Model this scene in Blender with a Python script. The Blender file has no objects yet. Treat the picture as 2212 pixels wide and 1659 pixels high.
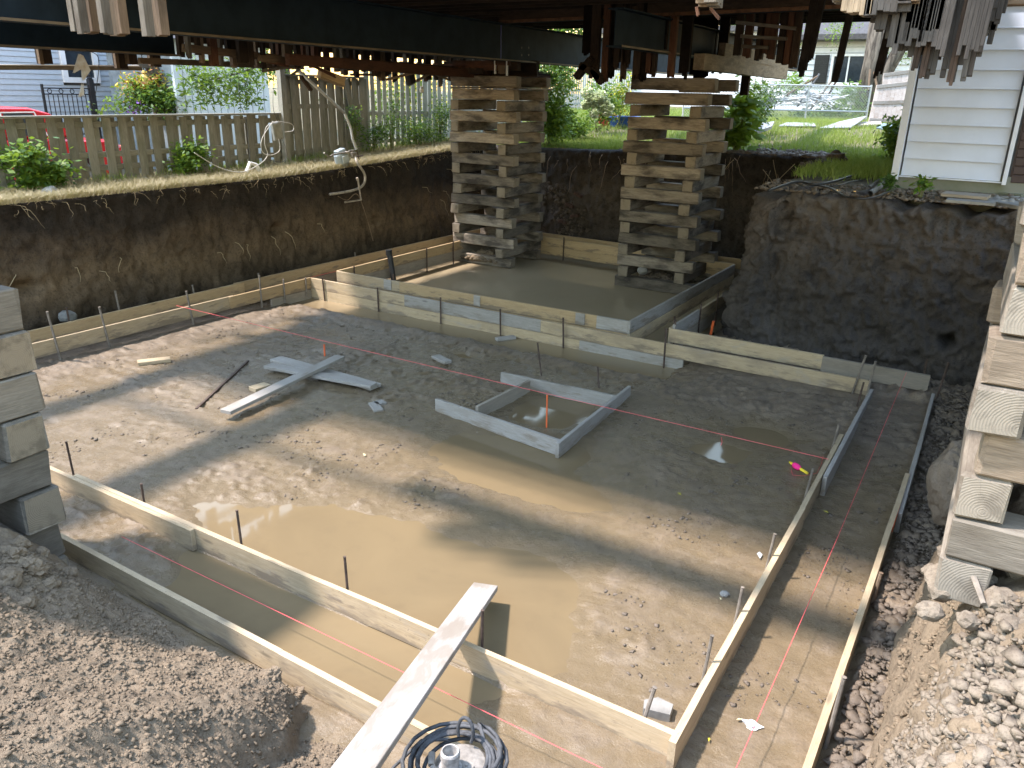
import bpy, math, random
import numpy as np
from mathutils import Vector, Matrix, Euler, noise as mnoise
random.seed(7); rng = np.random.default_rng(11)
sc = bpy.context.scene
COL = sc.collection
# ------------------------------------------------------------------ camera
EYE = 3.4
YAW, PITCH, ROLL = [math.radians(a) for a in (31.136, 20.23, 1.211)]
FPX = 1857.5 / 1.085                       # focal length in survey units (photo 2212 wide)
cf = np.array([-math.sin(YAW)*math.cos(PITCH), math.cos(YAW)*math.cos(PITCH), -math.sin(PITCH)])
cr0 = np.array([math.cos(YAW), math.sin(YAW), 0.0]); cu0 = np.cross(cr0, cf)
cr = math.cos(ROLL)*cr0 + math.sin(ROLL)*cu0; cu = -math.sin(ROLL)*cr0 + math.cos(ROLL)*cu0
cam_d = bpy.data.cameras.new('camera'); cam = bpy.data.objects.new('camera', cam_d); COL.objects.link(cam)
cam_d.sensor_width = 36; cam_d.sensor_fit = 'HORIZONTAL'; cam_d.lens = 1857.5/2400*36
cam_d.clip_start = 0.05; cam_d.clip_end = 1500
cam.matrix_world = Matrix(((cr[0], cu[0], -cf[0], 0), (cr[1], cu[1], -cf[1], 0), (cr[2], cu[2], -cf[2], EYE), (0, 0, 0, 1)))
sc.camera = cam
# ------------------------------------------------------------------ light
SUN_DIR = Vector((-0.52, -0.30, 1.0)).normalized()      # towards the sun
elev = math.asin(SUN_DIR.z); azim = math.atan2(SUN_DIR.x, SUN_DIR.y)
wd = bpy.data.worlds.new('World'); sc.world = wd; wd.use_nodes = True
wn = wd.node_tree; bg = wn.nodes['Background']
sky = wn.nodes.new('ShaderNodeTexSky'); sky.sky_type = 'NISHITA'; sky.sun_disc = False
sky.sun_elevation = elev; sky.sun_rotation = azim; sky.air_density = 2.6; sky.dust_density = 0.5; sky.ozone_density = 3.0
wn.links.new(sky.outputs[0], bg.inputs[0]); bg.inputs[1].default_value = 0.15
sl = bpy.data.lights.new('sun', 'SUN'); sl.energy = 2.0; sl.angle = math.radians(3.2); sl.color = (1.0, 0.95, 0.87)
so = bpy.data.objects.new('sun', sl); COL.objects.link(so)
so.rotation_euler = (-SUN_DIR).to_track_quat('-Z', 'Y').to_euler(); so.location = (0, 0, 20)
vs = sc.view_settings; vs.use_white_balance = True; vs.white_balance_temperature = 6700; vs.white_balance_tint = 19; vs.view_transform = 'Standard'; vs.look = 'None'; vs.exposure = 2.38; vs.gamma = 1; vs.use_curve_mapping = False
sc.render.engine = 'CYCLES'
sc.cycles.max_bounces = 8; sc.cycles.diffuse_bounces = 7; sc.cycles.transparent_max_bounces = 8

# ------------------------------------------------------------------ survey helpers (turn a measured direction into a point at a known level / plane)
def ray(u, v):
    return cf + cr*(u-1106)/FPX - cu*(v-829.5)/FPX
def on_z(u, v, z=0.0):
    d = ray(u, v); return np.array([0, 0, EYE]) + d*(z-EYE)/d[2]
def on_x(u, v, x):
    d = ray(u, v); return np.array([0, 0, EYE]) + d*x/d[0]
def on_y(u, v, y):
    d = ray(u, v); return np.array([0, 0, EYE]) + d*y/d[1]
def at_w(u, v, w):
    return np.array([0, 0, EYE]) + ray(u, v)*w

# ------------------------------------------------------------------ noise (numpy)
_perm = rng.permutation(512); _perm = np.concatenate([_perm, _perm, _perm])
_grad = rng.normal(size=(512, 3)); _grad /= np.linalg.norm(_grad, axis=1)[:, None]
def pn(x, y, z=0.0):
    x, y, z = np.broadcast_arrays(np.asarray(x, float), np.asarray(y, float), np.asarray(z, float))
    xi, yi, zi = np.floor(x).astype(int), np.floor(y).astype(int), np.floor(z).astype(int)
    xf, yf, zf = x-xi, y-yi, z-zi
    u, v, w = [t*t*t*(t*(t*6-15)+10) for t in (xf, yf, zf)]
    def g(dx, dy, dz):
        h = _perm[_perm[_perm[(xi+dx) & 511]+((yi+dy) & 511)]+((zi+dz) & 511)] & 511
        gr = _grad[h]; return gr[..., 0]*(xf-dx)+gr[..., 1]*(yf-dy)+gr[..., 2]*(zf-dz)
    def L(a, b, t): return a+(b-a)*t
    return 1.6*L(L(L(g(0,0,0), g(1,0,0), u), L(g(0,1,0), g(1,1,0), u), v), L(L(g(0,0,1), g(1,0,1), u), L(g(0,1,1), g(1,1,1), u), v), w)
def fbm(x, y, z=0.0, oct=4, gain=0.5):
    s = 0; a = 1; f = 1
    for i in range(oct):
        s = s+a*pn(np.asarray(x)*f+i*17.3, np.asarray(y)*f-i*9.1, np.asarray(z)*f+i*3.7); a *= gain; f *= 2.03
    return s
def ridged(x, y, z=0.0, oct=3):
    s = 0; a = 1; f = 1
    for i in range(oct):
        s = s+a*(1-np.abs(pn(np.asarray(x)*f+i*7.7, np.asarray(y)*f+i*4.1, np.asarray(z)*f))*2); a *= 0.5; f *= 2.1
    return s
def worley(x, y):
    # distance to the nearest jittered cell point (clods)
    x = np.asarray(x, float); y = np.asarray(y, float)
    xi, yi = np.floor(x).astype(int), np.floor(y).astype(int); best = np.full(x.shape, 9.0); val = np.zeros(x.shape)
    for dx in (-1, 0, 1):
        for dy in (-1, 0, 1):
            h = _perm[_perm[(xi+dx) & 511]+((yi+dy) & 511)] & 511
            px = xi+dx+0.5+0.45*_grad[h, 0]; py = yi+dy+0.5+0.45*_grad[h, 1]
            d = np.hypot(x-px, y-py); m = d < best; best = np.where(m, d, best); val = np.where(m, _grad[h, 2]*.5+.5, val)
    return best, val
def ss(a, b, x):
    t = np.clip((np.asarray(x, float)-a)/(b-a), 0, 1); return t*t*(3-2*t)

# ------------------------------------------------------------------ node materials
class NT:
    def __init__(s, name, rough=0.8, spec=0.3):
        s.m = bpy.data.materials.new(name); s.m.use_nodes = True; s.t = s.m.node_tree
        s.b = s.t.nodes['Principled BSDF']; s.b.inputs['Roughness'].default_value = rough
        s.b.inputs['Specular IOR Level'].default_value = spec
    def n(s, ty): return s.t.nodes.new(ty)
    def l(s, a, b): s.t.links.new(a, b)
    def coord(s, kind='Object'): return s.n('ShaderNodeTexCoord').outputs[kind]
    def wpos(s): return s.n('ShaderNodeNewGeometry').outputs['Position']
    def rnd(s): return s.n('ShaderNodeObjectInfo').outputs['Random']
    def map(s, vec, scale=(1, 1, 1), off=None):
        m = s.n('ShaderNodeMapping'); m.inputs['Scale'].default_value = scale; s.l(vec, m.inputs['Vector'])
        if off is not None:
            c = s.n('ShaderNodeMath'); c.operation = 'MULTIPLY'; c.inputs[1].default_value = 37.0; s.l(off, c.inputs[0])
            cx = s.n('ShaderNodeCombineXYZ')
            for i in range(3): s.l(c.outputs[0], cx.inputs[i])
            s.l(cx.outputs[0], m.inputs['Location'])
        return m.outputs[0]
    def noise(s, vec, scale, detail=4, rough=0.55, dist=0.0):
        x = s.n('ShaderNodeTexNoise'); x.inputs['Scale'].default_value = scale; x.inputs['Detail'].default_value = detail
        x.inputs['Roughness'].default_value = rough; x.inputs['Distortion'].default_value = dist; s.l(vec, x.inputs['Vector']); return x.outputs['Fac']
    def vor(s, vec, scale, feat='F1', out='Distance'):
        x = s.n('ShaderNodeTexVoronoi'); x.feature = feat; x.inputs['Scale'].default_value = scale; s.l(vec, x.inputs['Vector']); return x.outputs[out]
    def ramp(s, fac, stops):
        r = s.n('ShaderNodeValToRGB'); e = r.color_ramp.elements
        while len(e) < len(stops): e.new(0.5)
        for q, (p, c) in zip(e, stops): q.position = p; q.color = (c, c, c, 1) if not isinstance(c, tuple) else (*c, 1)
        s.l(fac, r.inputs[0]); return r.outputs[0]
    def mix(s, f, a, b, mode='MIX'):
        m = s.n('ShaderNodeMix'); m.data_type = 'RGBA'; m.blend_type = mode
        for v, i in ((f, 0), (a, 6), (b, 7)):
            if isinstance(v, (int, float)): m.inputs[i].default_value = v if i == 0 else (v, v, v, 1)
            elif isinstance(v, tuple): m.inputs[i].default_value = (*v, 1)
            else: s.l(v, m.inputs[i])
        return m.outputs[2]
    def math(s, op, a, b=0.0):
        m = s.n('ShaderNodeMath'); m.operation = op
        for v, i in ((a, 0), (b, 1)):
            if isinstance(v, (int, float)): m.inputs[i].default_value = v
            else: s.l(v, m.inputs[i])
        return m.outputs[0]
    def sep(s, vec, i):
        x = s.n('ShaderNodeSeparateXYZ'); s.l(vec, x.inputs[0]); return x.outputs[i]
    def col(s, c): s.b.inputs['Base Color'].default_value = (*c, 1) if isinstance(c, tuple) else s.b.inputs['Base Color'].default_value; 
    def setc(s, c):
        if isinstance(c, tuple): s.b.inputs['Base Color'].default_value = (*c, 1)
        else: s.l(c, s.b.inputs['Base Color'])
    def rough(s, r):
        if isinstance(r, (int, float)): s.b.inputs['Roughness'].default_value = r
        else: s.l(r, s.b.inputs['Roughness'])
    def bump(s, h, strength=0.5, dist=0.01):
        b = s.n('ShaderNodeBump'); b.inputs['Strength'].default_value = strength; b.inputs['Distance'].default_value = dist
        s.l(h, b.inputs['Height']); s.l(b.outputs[0], s.b.inputs['Normal'])

def wood(name, a, b, stain, stain_lo=0.5, stain_hi=0.7, var=0.25, grain=14, rough=0.75, bump=0.4, knots=True, extra=None, mud=None):
    """a/b grain tones, stain = dirt or weather colour; length of the board runs along local X"""
    N = NT(name, rough); R = N.rnd(); V = N.map(N.coord(), (1, 1, 1), R)
    g = N.noise(N.map(V, (1.2, grain, grain)), 3.0, 6, 0.65, 0.6)
    fine = N.noise(N.map(V, (3, grain*5, grain*5)), 4.0, 3, 0.6)
    c = N.mix(N.ramp(g, [(0.35, 0.0), (0.65, 1.0)]), a, b)
    c = N.mix(N.ramp(fine, [(0.4, 0.0), (0.62, 0.35)]), c, tuple(x*0.55 for x in a))
    if knots:
        k = N.vor(N.map(V, (1.7, 7, 7)), 1.0)
        c = N.mix(N.ramp(k, [(0.05, 0.8), (0.13, 0.0)]), c, tuple(x*0.4 for x in b))
    s = N.noise(N.map(V, (1.1, 3, 3)), 1.6, 5, 0.6)
    c = N.mix(N.ramp(s, [(stain_lo, 0.0), (stain_hi, 0.9)]), c, stain)
    if extra:
        s2 = N.noise(N.map(V, (0.8, 2.5, 2.5), None), 2.3, 4, 0.6, 1.0)
        c = N.mix(N.ramp(s2, [(extra[1], 0.0), (extra[2], 0.9)]), c, extra[0])
    if mud:
        O = N.coord(); mz = N.noise(N.map(O, (1.3, 6, 6), R), 2.2, 6, 0.65)
        f = N.math('SUBTRACT', mz, N.math('MULTIPLY', N.sep(O, 2), 1.6)); c = N.mix(N.ramp(f, [(0.56, 0.0), (0.66, 0.8)]), c, mud)
        sp = N.noise(O, 38, 3, 0.6); c = N.mix(N.ramp(sp, [(0.66, 0.0), (0.7, 0.6)]), c, mud)
    hv = N.math('MULTIPLY_ADD', R, 2*var); hv.node.inputs[2].default_value = 1-var
    c = N.mix(1.0, c, hv, 'MULTIPLY'); N.setc(c)
    N.bump(N.mix(0.5, g, fine), bump, 0.006); return N.m

def plain(name, c, rough=0.6, metal=0.0, var=0.15, scale=8, bump=0.15, spec=0.4, c2=None):
    N = NT(name, rough, spec); V = N.coord(); s = N.noise(V, scale, 5, 0.6)
    d = c2 or tuple(x*(1-2*var) for x in c)
    N.setc(N.mix(N.ramp(s, [(0.4, 0.0), (0.68, 1.0)]), c, d)); N.b.inputs['Metallic'].default_value = metal
    if bump: N.bump(N.noise(V, scale*5, 4), bump, 0.004)
    return N.m

def leaf_mat(name, a, b, trans=0.35):
    N = NT(name, 0.55, 0.35); ge = N.n('ShaderNodeNewGeometry'); r = ge.outputs['Random Per Island']
    c = N.mix(r, a, b); N.setc(c)
    t = N.n('ShaderNodeBsdfTranslucent'); N.l(N.mix(0.5, c, (0.25, 0.35, 0.03)), t.inputs[0])
    mx = N.n('ShaderNodeMixShader'); mx.inputs[0].default_value = trans
    out = [q for q in N.t.nodes if q.type == 'OUTPUT_MATERIAL'][0]
    N.l(N.b.outputs[0], mx.inputs[1]); N.l(t.outputs[0], mx.inputs[2]); N.l(mx.outputs[0], out.inputs[0]); return N.m

def soil(name, dry, wet, dark, wet_lo=0.45, wet_hi=0.6, rough=(0.95, 0.45), bump=0.7, bscale=60, vcol=False, spec=0.3):
    N = NT(name, 0.9, spec); V = N.wpos()
    big = N.noise(V, 0.9, 6, 0.62, 0.4); mid = N.noise(V, 5.5, 6, 0.65); fin = N.noise(V, bscale, 5, 0.7)
    wetf = N.ramp(N.mix(0.35, big, mid), [(wet_lo, 0.0), (wet_hi, 1.0)])
    c = N.mix(wetf, dry, wet); c = N.mix(N.ramp(mid, [(0.32, 0.75), (0.5, 0.0)]), c, dark)
    c = N.mix(N.ramp(fin, [(0.36, 0.55), (0.5, 0.0)]), c, dark)
    c = N.mix(N.ramp(N.vor(V, bscale*0.8, out='Color'), [(0.9, 0.0), (0.99, 0.5)]), c, tuple(min(1, x*1.7) for x in dry))
    N.setc(c); N.rough(N.ramp(wetf, [(0.0, rough[0]), (1.0, rough[1])]))
    N.bump(N.mix(0.6, mid, N.mix(0.5, fin, N.noise(V, bscale*3, 3))), bump, 0.02); return N

# ------------------------------------------------------------------ mesh helpers
def meshdata(name, v, f, smooth=False):
    me = bpy.data.meshes.new(name); v = np.asarray(v, np.float32)
    if isinstance(f, np.ndarray):
        me.vertices.add(len(v)); me.vertices.foreach_set('co', v.ravel()); k = f.shape[1]
        me.loops.add(f.size); me.loops.foreach_set('vertex_index', f.ravel().astype(np.int32))
        me.polygons.add(len(f)); me.polygons.foreach_set('loop_start', np.arange(0, f.size, k, dtype=np.int32))
        me.update(calc_edges=True); me.validate()
    else:
        me.from_pydata([tuple(map(float, p)) for p in v], [], f)
    if smooth: me.polygons.foreach_set('use_smooth', [True]*len(me.polygons))
    me.update(); return me
def link(name, me, mat, parent=None, M=None, kind=None, label=None):
    o = bpy.data.objects.new(name, me); COL.objects.link(o)
    if mat is not None and len(me.materials) == 0: me.materials.append(mat)
    if parent is not None:
        o.parent = parent
        chain = Matrix.Identity(4); p = parent
        while p is not None: chain = p.matrix_basis @ chain; p = p.parent
        o.matrix_basis = chain.inverted() @ (M if M is not None else Matrix.Identity(4))
    elif M is not None: o.matrix_basis = M
    if kind: o['kind'] = kind
    if label: o['label'] = label
    return o
def tag(o, label, cat, group=None):
    o['label'] = label; o['category'] = cat
    if group: o['group'] = group
    return o
def thing(name, label, cat, loc=(0, 0, 0), rz=0, group=None):
    o = bpy.data.objects.new(name, None); COL.objects.link(o); o.empty_display_size = 0.1
    o.matrix_basis = Matrix.Translation(Vector([float(a) for a in loc])) @ Matrix.Rotation(rz, 4, 'Z')
    return tag(o, label, cat, group)
def cbox(sx, sy, sz, c=0.0):
    """box centred on the origin with chamfered edges"""
    x, y, z = sx/2, sy/2, sz/2
    if c <= 0:
        v = [(a*x, b*y, d*z) for a in (-1, 1) for b in (-1, 1) for d in (-1, 1)]
        return v, [(0,1,3,2), (4,6,7,5), (0,4,5,1), (2,3,7,6), (0,2,6,4), (1,5,7,3)]
    v = []; idx = {}
    for a in (-1, 1):
        for b in (-1, 1):
            for d in (-1, 1):
                for ax in range(3):
                    p = [a*(x-c), b*(y-c), d*(z-c)]; p[ax] = (a*x, b*y, d*z)[ax]; idx[a, b, d, ax] = len(v); v.append(tuple(p))
    f = []
    for ax in range(3):
        o1, o2 = [q for q in range(3) if q != ax]
        for s in (-1, 1):
            q = []
            for (i, j) in ((-1, -1), (1, -1), (1, 1), (-1, 1)):
                k = [0, 0, 0]; k[ax] = s; k[o1] = i; k[o2] = j; q.append(idx[k[0], k[1], k[2], ax])
            flip = (s > 0) == (ax == 1)
            f.append(tuple(reversed(q)) if flip else tuple(q))
        for i in (-1, 1):
            for j in (-1, 1):
                k1 = [0, 0, 0]; k1[ax] = -1; k1[o1] = i; k1[o2] = j; k2 = list(k1); k2[ax] = 1
                f.append((idx[(*k1, o1)], idx[(*k2, o1)], idx[(*k2, o2)], idx[(*k1, o2)]))
    for a in (-1, 1):
        for b in (-1, 1):
            for d in (-1, 1): f.append(tuple(idx[a, b, d, q] for q in range(3)))
    return v, f
class MB:
    def __init__(s): s.v = []; s.f = []
    def add(s, v, f, M=None):
        o = len(s.v)
        s.v += [tuple(M @ Vector(p)) for p in v] if M is not None else [tuple(p) for p in v]
        s.f += [tuple(i+o for i in q) for q in f]; return s
    def box(s, cx, cy, cz, sx, sy, sz, c=0.0, M=None):
        v, f = cbox(sx, sy, sz, c); T = Matrix.Translation((cx, cy, cz))
        return s.add(v, f, (M @ T) if M is not None else T)
    def bar(s, p, q, w, h, c=0.0, roll=0.0):
        p, q = Vector([float(a) for a in p]), Vector([float(a) for a in q]); v, f = cbox((q-p).length, w, h, c); return s.add(v, f, frame(p, q, roll))
    def tube(s, pts, r, n=8, cap=True):
        pts = [Vector([float(a) for a in p]) for p in pts]; m = len(pts); rr = r if isinstance(r, (list, tuple)) else [r]*m; o = len(s.v)
        up = None
        for i, p in enumerate(pts):
            t = (pts[min(i+1, m-1)]-pts[max(i-1, 0)]).normalized()
            if up is None: up = t.orthogonal().normalized()
            up = (up-t*up.dot(t)).normalized(); b = t.cross(up)
            for k in range(n):
                a = 2*math.pi*k/n; s.v.append(tuple(p+(up*math.cos(a)+b*math.sin(a))*rr[i]))
        for i in range(m-1):
            for k in range(n): s.f.append((o+i*n+k, o+i*n+(k+1) % n, o+(i+1)*n+(k+1) % n, o+(i+1)*n+k))
        if cap: s.f.append(tuple(o+k for k in range(n))[::-1]); s.f.append(tuple(o+(m-1)*n+k for k in range(n)))
        return s
    def lathe(s, prof, n=20, M=None):
        o = len(s.v); V = []
        for r, z in prof:
            for k in range(n): a = 2*math.pi*k/n; V.append((r*math.cos(a), r*math.sin(a), z))
        s.v += [tuple(M @ Vector(p)) for p in V] if M is not None else V
        m = len(prof)
        for i in range(m-1):
            for k in range(n): s.f.append((o+i*n+k, o+i*n+(k+1) % n, o+(i+1)*n+(k+1) % n, o+(i+1)*n+k))
        s.f.append(tuple(o+k for k in range(n))[::-1]); s.f.append(tuple(o+(m-1)*n+k for k in range(n))); return s
    def go(s, name, mat, parent=None, kind=None, label=None, smooth=False, M=None):
        return link(name, meshdata(name, s.v, s.f, smooth), mat, parent, M, kind, label)
def frame(p, q, roll=0.0):
    p, q = Vector([float(a) for a in p]), Vector([float(a) for a in q]); x = (q-p).normalized()
    up = Vector((0, 0, 1)) if abs(x.z) < 0.98 else Vector((0, 1, 0))
    y = up.cross(x).normalized(); z = x.cross(y)
    R = Matrix((x, y, z)).transposed().to_4x4()
    return Matrix.Translation((p+q)/2) @ R @ Matrix.Rotation(roll, 4, 'X')
def board(name, p, q, w, h, mat, parent=None, c=0.003, roll=0.0, rough=0.0, label=None, seg=1):
    """a piece of lumber from p to q, w across (horizontal), h high; its own frame has X along the length"""
    p, q = Vector([float(a) for a in p]), Vector([float(a) for a in q]); L = (q-p).length
    if seg == 1:
        v, f = cbox(L, w, h, c); v = [tuple(a) for a in v]
    else:
        v = []; f = []
        for i in range(seg+1):
            x = -L/2+L*i/seg; bow = random.gauss(0, rough*0.5) if 0 < i < seg else 0
            for (a, b) in ((-1, -1), (1, -1), (1, 1), (-1, 1)):
                v.append((x+(random.gauss(0, rough) if i in (0, seg) else 0), a*w/2+bow, b*h/2+random.gauss(0, rough*0.25)))
        for i in range(seg):
            for k in range(4): f.append((i*4+k, (i+1)*4+k, (i+1)*4+(k+1) % 4, i*4+(k+1) % 4))
        f += [(0, 1, 2, 3), (seg*4+3, seg*4+2, seg*4+1, seg*4)]
    return link(name, meshdata(name, v, f), mat, parent, frame(p, q, roll), None, label)
def grid(name, X, Y, Z, mat, kind='structure', keep=None, parent=None):
    """height field on the lines X, Y (2-D arrays)"""
    ny, nx = X.shape; v = np.stack([X, Y, Z], -1).reshape(-1, 3)
    i = np.arange(ny*nx).reshape(ny, nx); q = np.stack([i[:-1, :-1], i[:-1, 1:], i[1:, 1:], i[1:, :-1]], -1).reshape(-1, 4)
    if keep is not None: q = q[keep.reshape(-1)]
    me = meshdata(name, v, q, True); return link(name, me, mat, parent, None, kind)
def icos():
    t = (1+5**.5)/2; v = np.array([(-1,t,0),(1,t,0),(-1,-t,0),(1,-t,0),(0,-1,t),(0,1,t),(0,-1,-t),(0,1,-t),(t,0,-1),(t,0,1),(-t,0,-1),(-t,0,1)], float)
    v /= np.linalg.norm(v[0]); f = np.array([(0,11,5),(0,5,1),(0,1,7),(0,7,10),(0,10,11),(1,5,9),(5,11,4),(11,10,2),(10,7,6),(7,1,8),(3,9,4),(3,4,2),(3,2,6),(3,6,8),(3,8,9),(4,9,5),(2,4,11),(6,2,10),(8,6,7),(9,8,1)])
    return v, f
def clods(name, P, R, mat, squash=0.7, jag=0.3, parent=None, label=None):
    """many small stones / lumps as one mesh"""
    iv, jf = icos(); n = len(P); V = iv[None]*(1+rng.normal(0, jag, (n, 12, 1)).clip(-.6, .8))
    th = rng.uniform(0, 6.28, n); ct, st = np.cos(th), np.sin(th)
    V = V*np.stack([1+rng.uniform(-.3, .4, n), 1+rng.uniform(-.3, .3, n), squash*(1+rng.uniform(-.3, .3, n))], -1)[:, None]
    X = V[..., 0]*ct[:, None]-V[..., 1]*st[:, None]; Y = V[..., 0]*st[:, None]+V[..., 1]*ct[:, None]
    V = np.stack([X, Y, V[..., 2]], -1)*np.asarray(R)[:, None, None]+np.asarray(P)[:, None]
    F = (jf[None]+12*np.arange(n)[:, None, None]).reshape(-1, 3)
    return link(name, meshdata(name, V.reshape(-1, 3), F), mat, parent, None, 'stuff', label)
def rock(name, c, r, mat, label=None, cat=None, parent=None, squash=0.7, jag=0.12, sub=2, group=None):
    import bmesh
    bm = bmesh.new(); bmesh.ops.create_icosphere(bm, subdivisions=sub, radius=1)
    s = random.random()*50
    for q in bm.verts:
        e = Vector(q.co)+Vector((s, 3, 0)); d = 1+jag*2*mnoise.noise(Vector(q.co)*1.4+Vector((s, 0, 0)))+jag*.8*mnoise.noise(e*3.5)+(jag*.7*mnoise.noise(e*8)+jag*.4*mnoise.noise(e*17) if sub > 2 else 0)
        q.co = Vector((q.co.x*d, q.co.y*d*0.85, q.co.z*d*squash))*r
    me = bpy.data.meshes.new(name); bm.to_mesh(me); bm.free()
    o = link(name, me, mat, parent, Matrix.Translation(Vector([float(a) for a in c])) @ Matrix.Rotation(random.uniform(0, 6), 4, 'Z'))
    if cat: tag(o, label, cat, group)
    return o
def leaves(name, C, size, mat, parent=None, kind='stuff', aspect=0.45, droop=0.3, label=None, N=None):
    """leaf-shaped folded quads at points C"""
    C = np.asarray(C, float); n = len(C)
    if n == 0: return
    d = rng.normal(size=(n, 3)); d[:, 2] = d[:, 2]*0.5-droop*rng.uniform(0, 1, n)
    if N is not None: d = d*0.5+N
    d /= np.linalg.norm(d, axis=1)[:, None]
    s = np.cross(d, rng.normal(size=(n, 3))*0.6+np.array([0, 0, 1.0])); s /= np.linalg.norm(s, axis=1)[:, None]+1e-9
    u = np.cross(s, d); L = (size*rng.uniform(0.6, 1.3, n))[:, None]
    a = C; m = C+d*L*0.5+u*L*0.06; t = C+d*L-u*L*0.05; l = m+s*L*aspect/2-u*L*.08; r = m-s*L*aspect/2-u*L*.08
    V = np.stack([a, l, t, r], 1).reshape(-1, 3)
    i = 4*np.arange(n)[:, None]; F = np.concatenate([i+np.array([[0, 1, 2]]), i+np.array([[0, 2, 3]])], 0)
    return link(name, meshdata(name, V, F), mat, parent, None, kind, label)
def blades(name, P, h, w, mat, lean=0.4, label=None, cat=None):
    """grass blades: two-segment bent strips"""
    P = np.asarray(P, float); n = len(P); a = rng.uniform(0, 6.283, n); hh = h*rng.uniform(0.4, 1.3, n); le = lean*rng.uniform(0.2, 1.6, n)*hh
    dx, dy = np.cos(a), np.sin(a); b = rng.uniform(0, 6.283, n); sx, sy = np.cos(b)*w/2, np.sin(b)*w/2
    z = np.zeros(n); base = P
    p0 = base+np.stack([sx, sy, z], -1); p1 = base-np.stack([sx, sy, z], -1)
    mid = base+np.stack([dx*le*.35, dy*le*.35, hh*.6], -1); p2 = mid+np.stack([sx, sy, z], -1)*.8; p3 = mid-np.stack([sx, sy, z], -1)*.8
    tip = base+np.stack([dx*le, dy*le, hh], -1)
    V = np.stack([p0, p1, p3, p2, tip], 1).reshape(-1, 3); i = 5*np.arange(n)[:, None]
    F = np.concatenate([i+np.array([[0, 1, 2]]), i+np.array([[0, 2, 3]]), i+np.array([[3, 2, 4]])], 0)
    o = link(name, meshdata(name, V, F), mat, None, None, 'stuff')
    if label: tag(o, label, cat)
    return o
# ================================================================== MATERIALS
def water_mat():
    N = NT('muddy_water', 0.03, 0.5); V = N.wpos(); N.b.inputs['IOR'].default_value = 1.33
    s = N.noise(V, 0.7, 5, 0.6, 0.8); s2 = N.noise(V, 4, 4, 0.6)
    c = N.mix(N.ramp(s, [(0.35, 0.0), (0.65, 1.0)]), (0.185, 0.139, 0.078), (0.155, 0.117, 0.067))
    c = N.mix(N.ramp(s2, [(0.55, 0.0), (0.75, 0.4)]), c, (0.13, 0.10, 0.06)); lit_pool = N.ramp(N.math('SUBTRACT', N.sep(V, 1), 9.1), [(0.0, 0.0), (0.7, 1.0)]); c = N.mix(lit_pool, c, N.mix(s, (0.33, 0.27, 0.175), (0.27, 0.215, 0.135))); N.setc(c)  # paler colour painted into the back pool for its sunlight and sky reflection
    N.rough(N.ramp(s2, [(0.3, 0.02), (0.8, 0.09)]))
    N.bump(N.noise(V, 2.5, 3), 0.03, 0.01); return N.m
M_water = water_mat()
def floor_mat():
    N = NT('mud_floor', 0.8, 0.35); V = N.wpos(); z = N.sep(V, 2)
    big = N.noise(V, 0.8, 6, 0.6, 0.5); mid = N.noise(V, 4.5, 7, 0.68, 0.3); fin = N.noise(V, 42, 6, 0.72); m2 = N.noise(V, 15, 6, 0.7, 0.8)
    streak = N.noise(N.map(V, (0.8, 9, 1)), 2.2, 4, 0.6, 0.3)
    wet = N.ramp(N.math('ADD', N.math('MULTIPLY', N.math('SUBTRACT', z, 0.016), 7.0), N.math('SUBTRACT', mid, 0.5)), [(0.0, 1.0), (0.45, 0.0)])
    c = N.mix(N.ramp(big, [(0.35, 0.0), (0.65, 1.0)]), (0.205, 0.16, 0.112), (0.15, 0.118, 0.083))
    c = N.mix(N.ramp(mid, [(0.36, 0.8), (0.52, 0.0)]), c, (0.095, 0.075, 0.055))
    c = N.mix(N.ramp(m2, [(0.36, 0.7), (0.47, 0.0)]), c, (0.085, 0.067, 0.05))
    c = N.mix(N.ramp(streak, [(0.55, 0.0), (0.72, 0.45)]), c, (0.25, 0.215, 0.17))
    c = N.mix(N.ramp(fin, [(0.36, 0.65), (0.5, 0.0)]), c, (0.10, 0.082, 0.065))
    c = N.mix(N.math('MULTIPLY', wet, .9), c, (0.155, 0.118, 0.07)); N.setc(c)
    N.rough(N.mix(wet, N.ramp(N.mix(0.5, big, mid), [(0.42, 0.34), (0.56, 0.8)]), 0.2))
    N.bump(N.mix(0.4, N.mix(0.6, mid, m2), fin), 0.55, 0.03)
    return N.m
M_floor = floor_mat()
M_bank = soil('bank_soil', (0.20, 0.155, 0.105), (0.155, 0.119, 0.08), (0.08, 0.062, 0.043), 0.5, 0.62, (0.95, 0.8), 0.9, 45).m
M_clod = soil('clod_soil', (0.20, 0.155, 0.105), (0.155, 0.119, 0.08), (0.08, 0.062, 0.043), 0.5, 0.62, (0.95, 0.85), 0.6, 80).m
M_paleclod = soil('pale_clod', (0.215, 0.18, 0.138), (0.17, 0.14, 0.105), (0.085, 0.067, 0.05), 0.5, 0.65, (0.95, 0.9), 0.6, 80).m
M_mudclod = soil('mud_clod', (0.16, 0.13, 0.1), (0.11, 0.09, 0.07), (0.07, 0.058, 0.046), 0.5, 0.62, (0.8, 0.5), 0.5, 70).m
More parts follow.
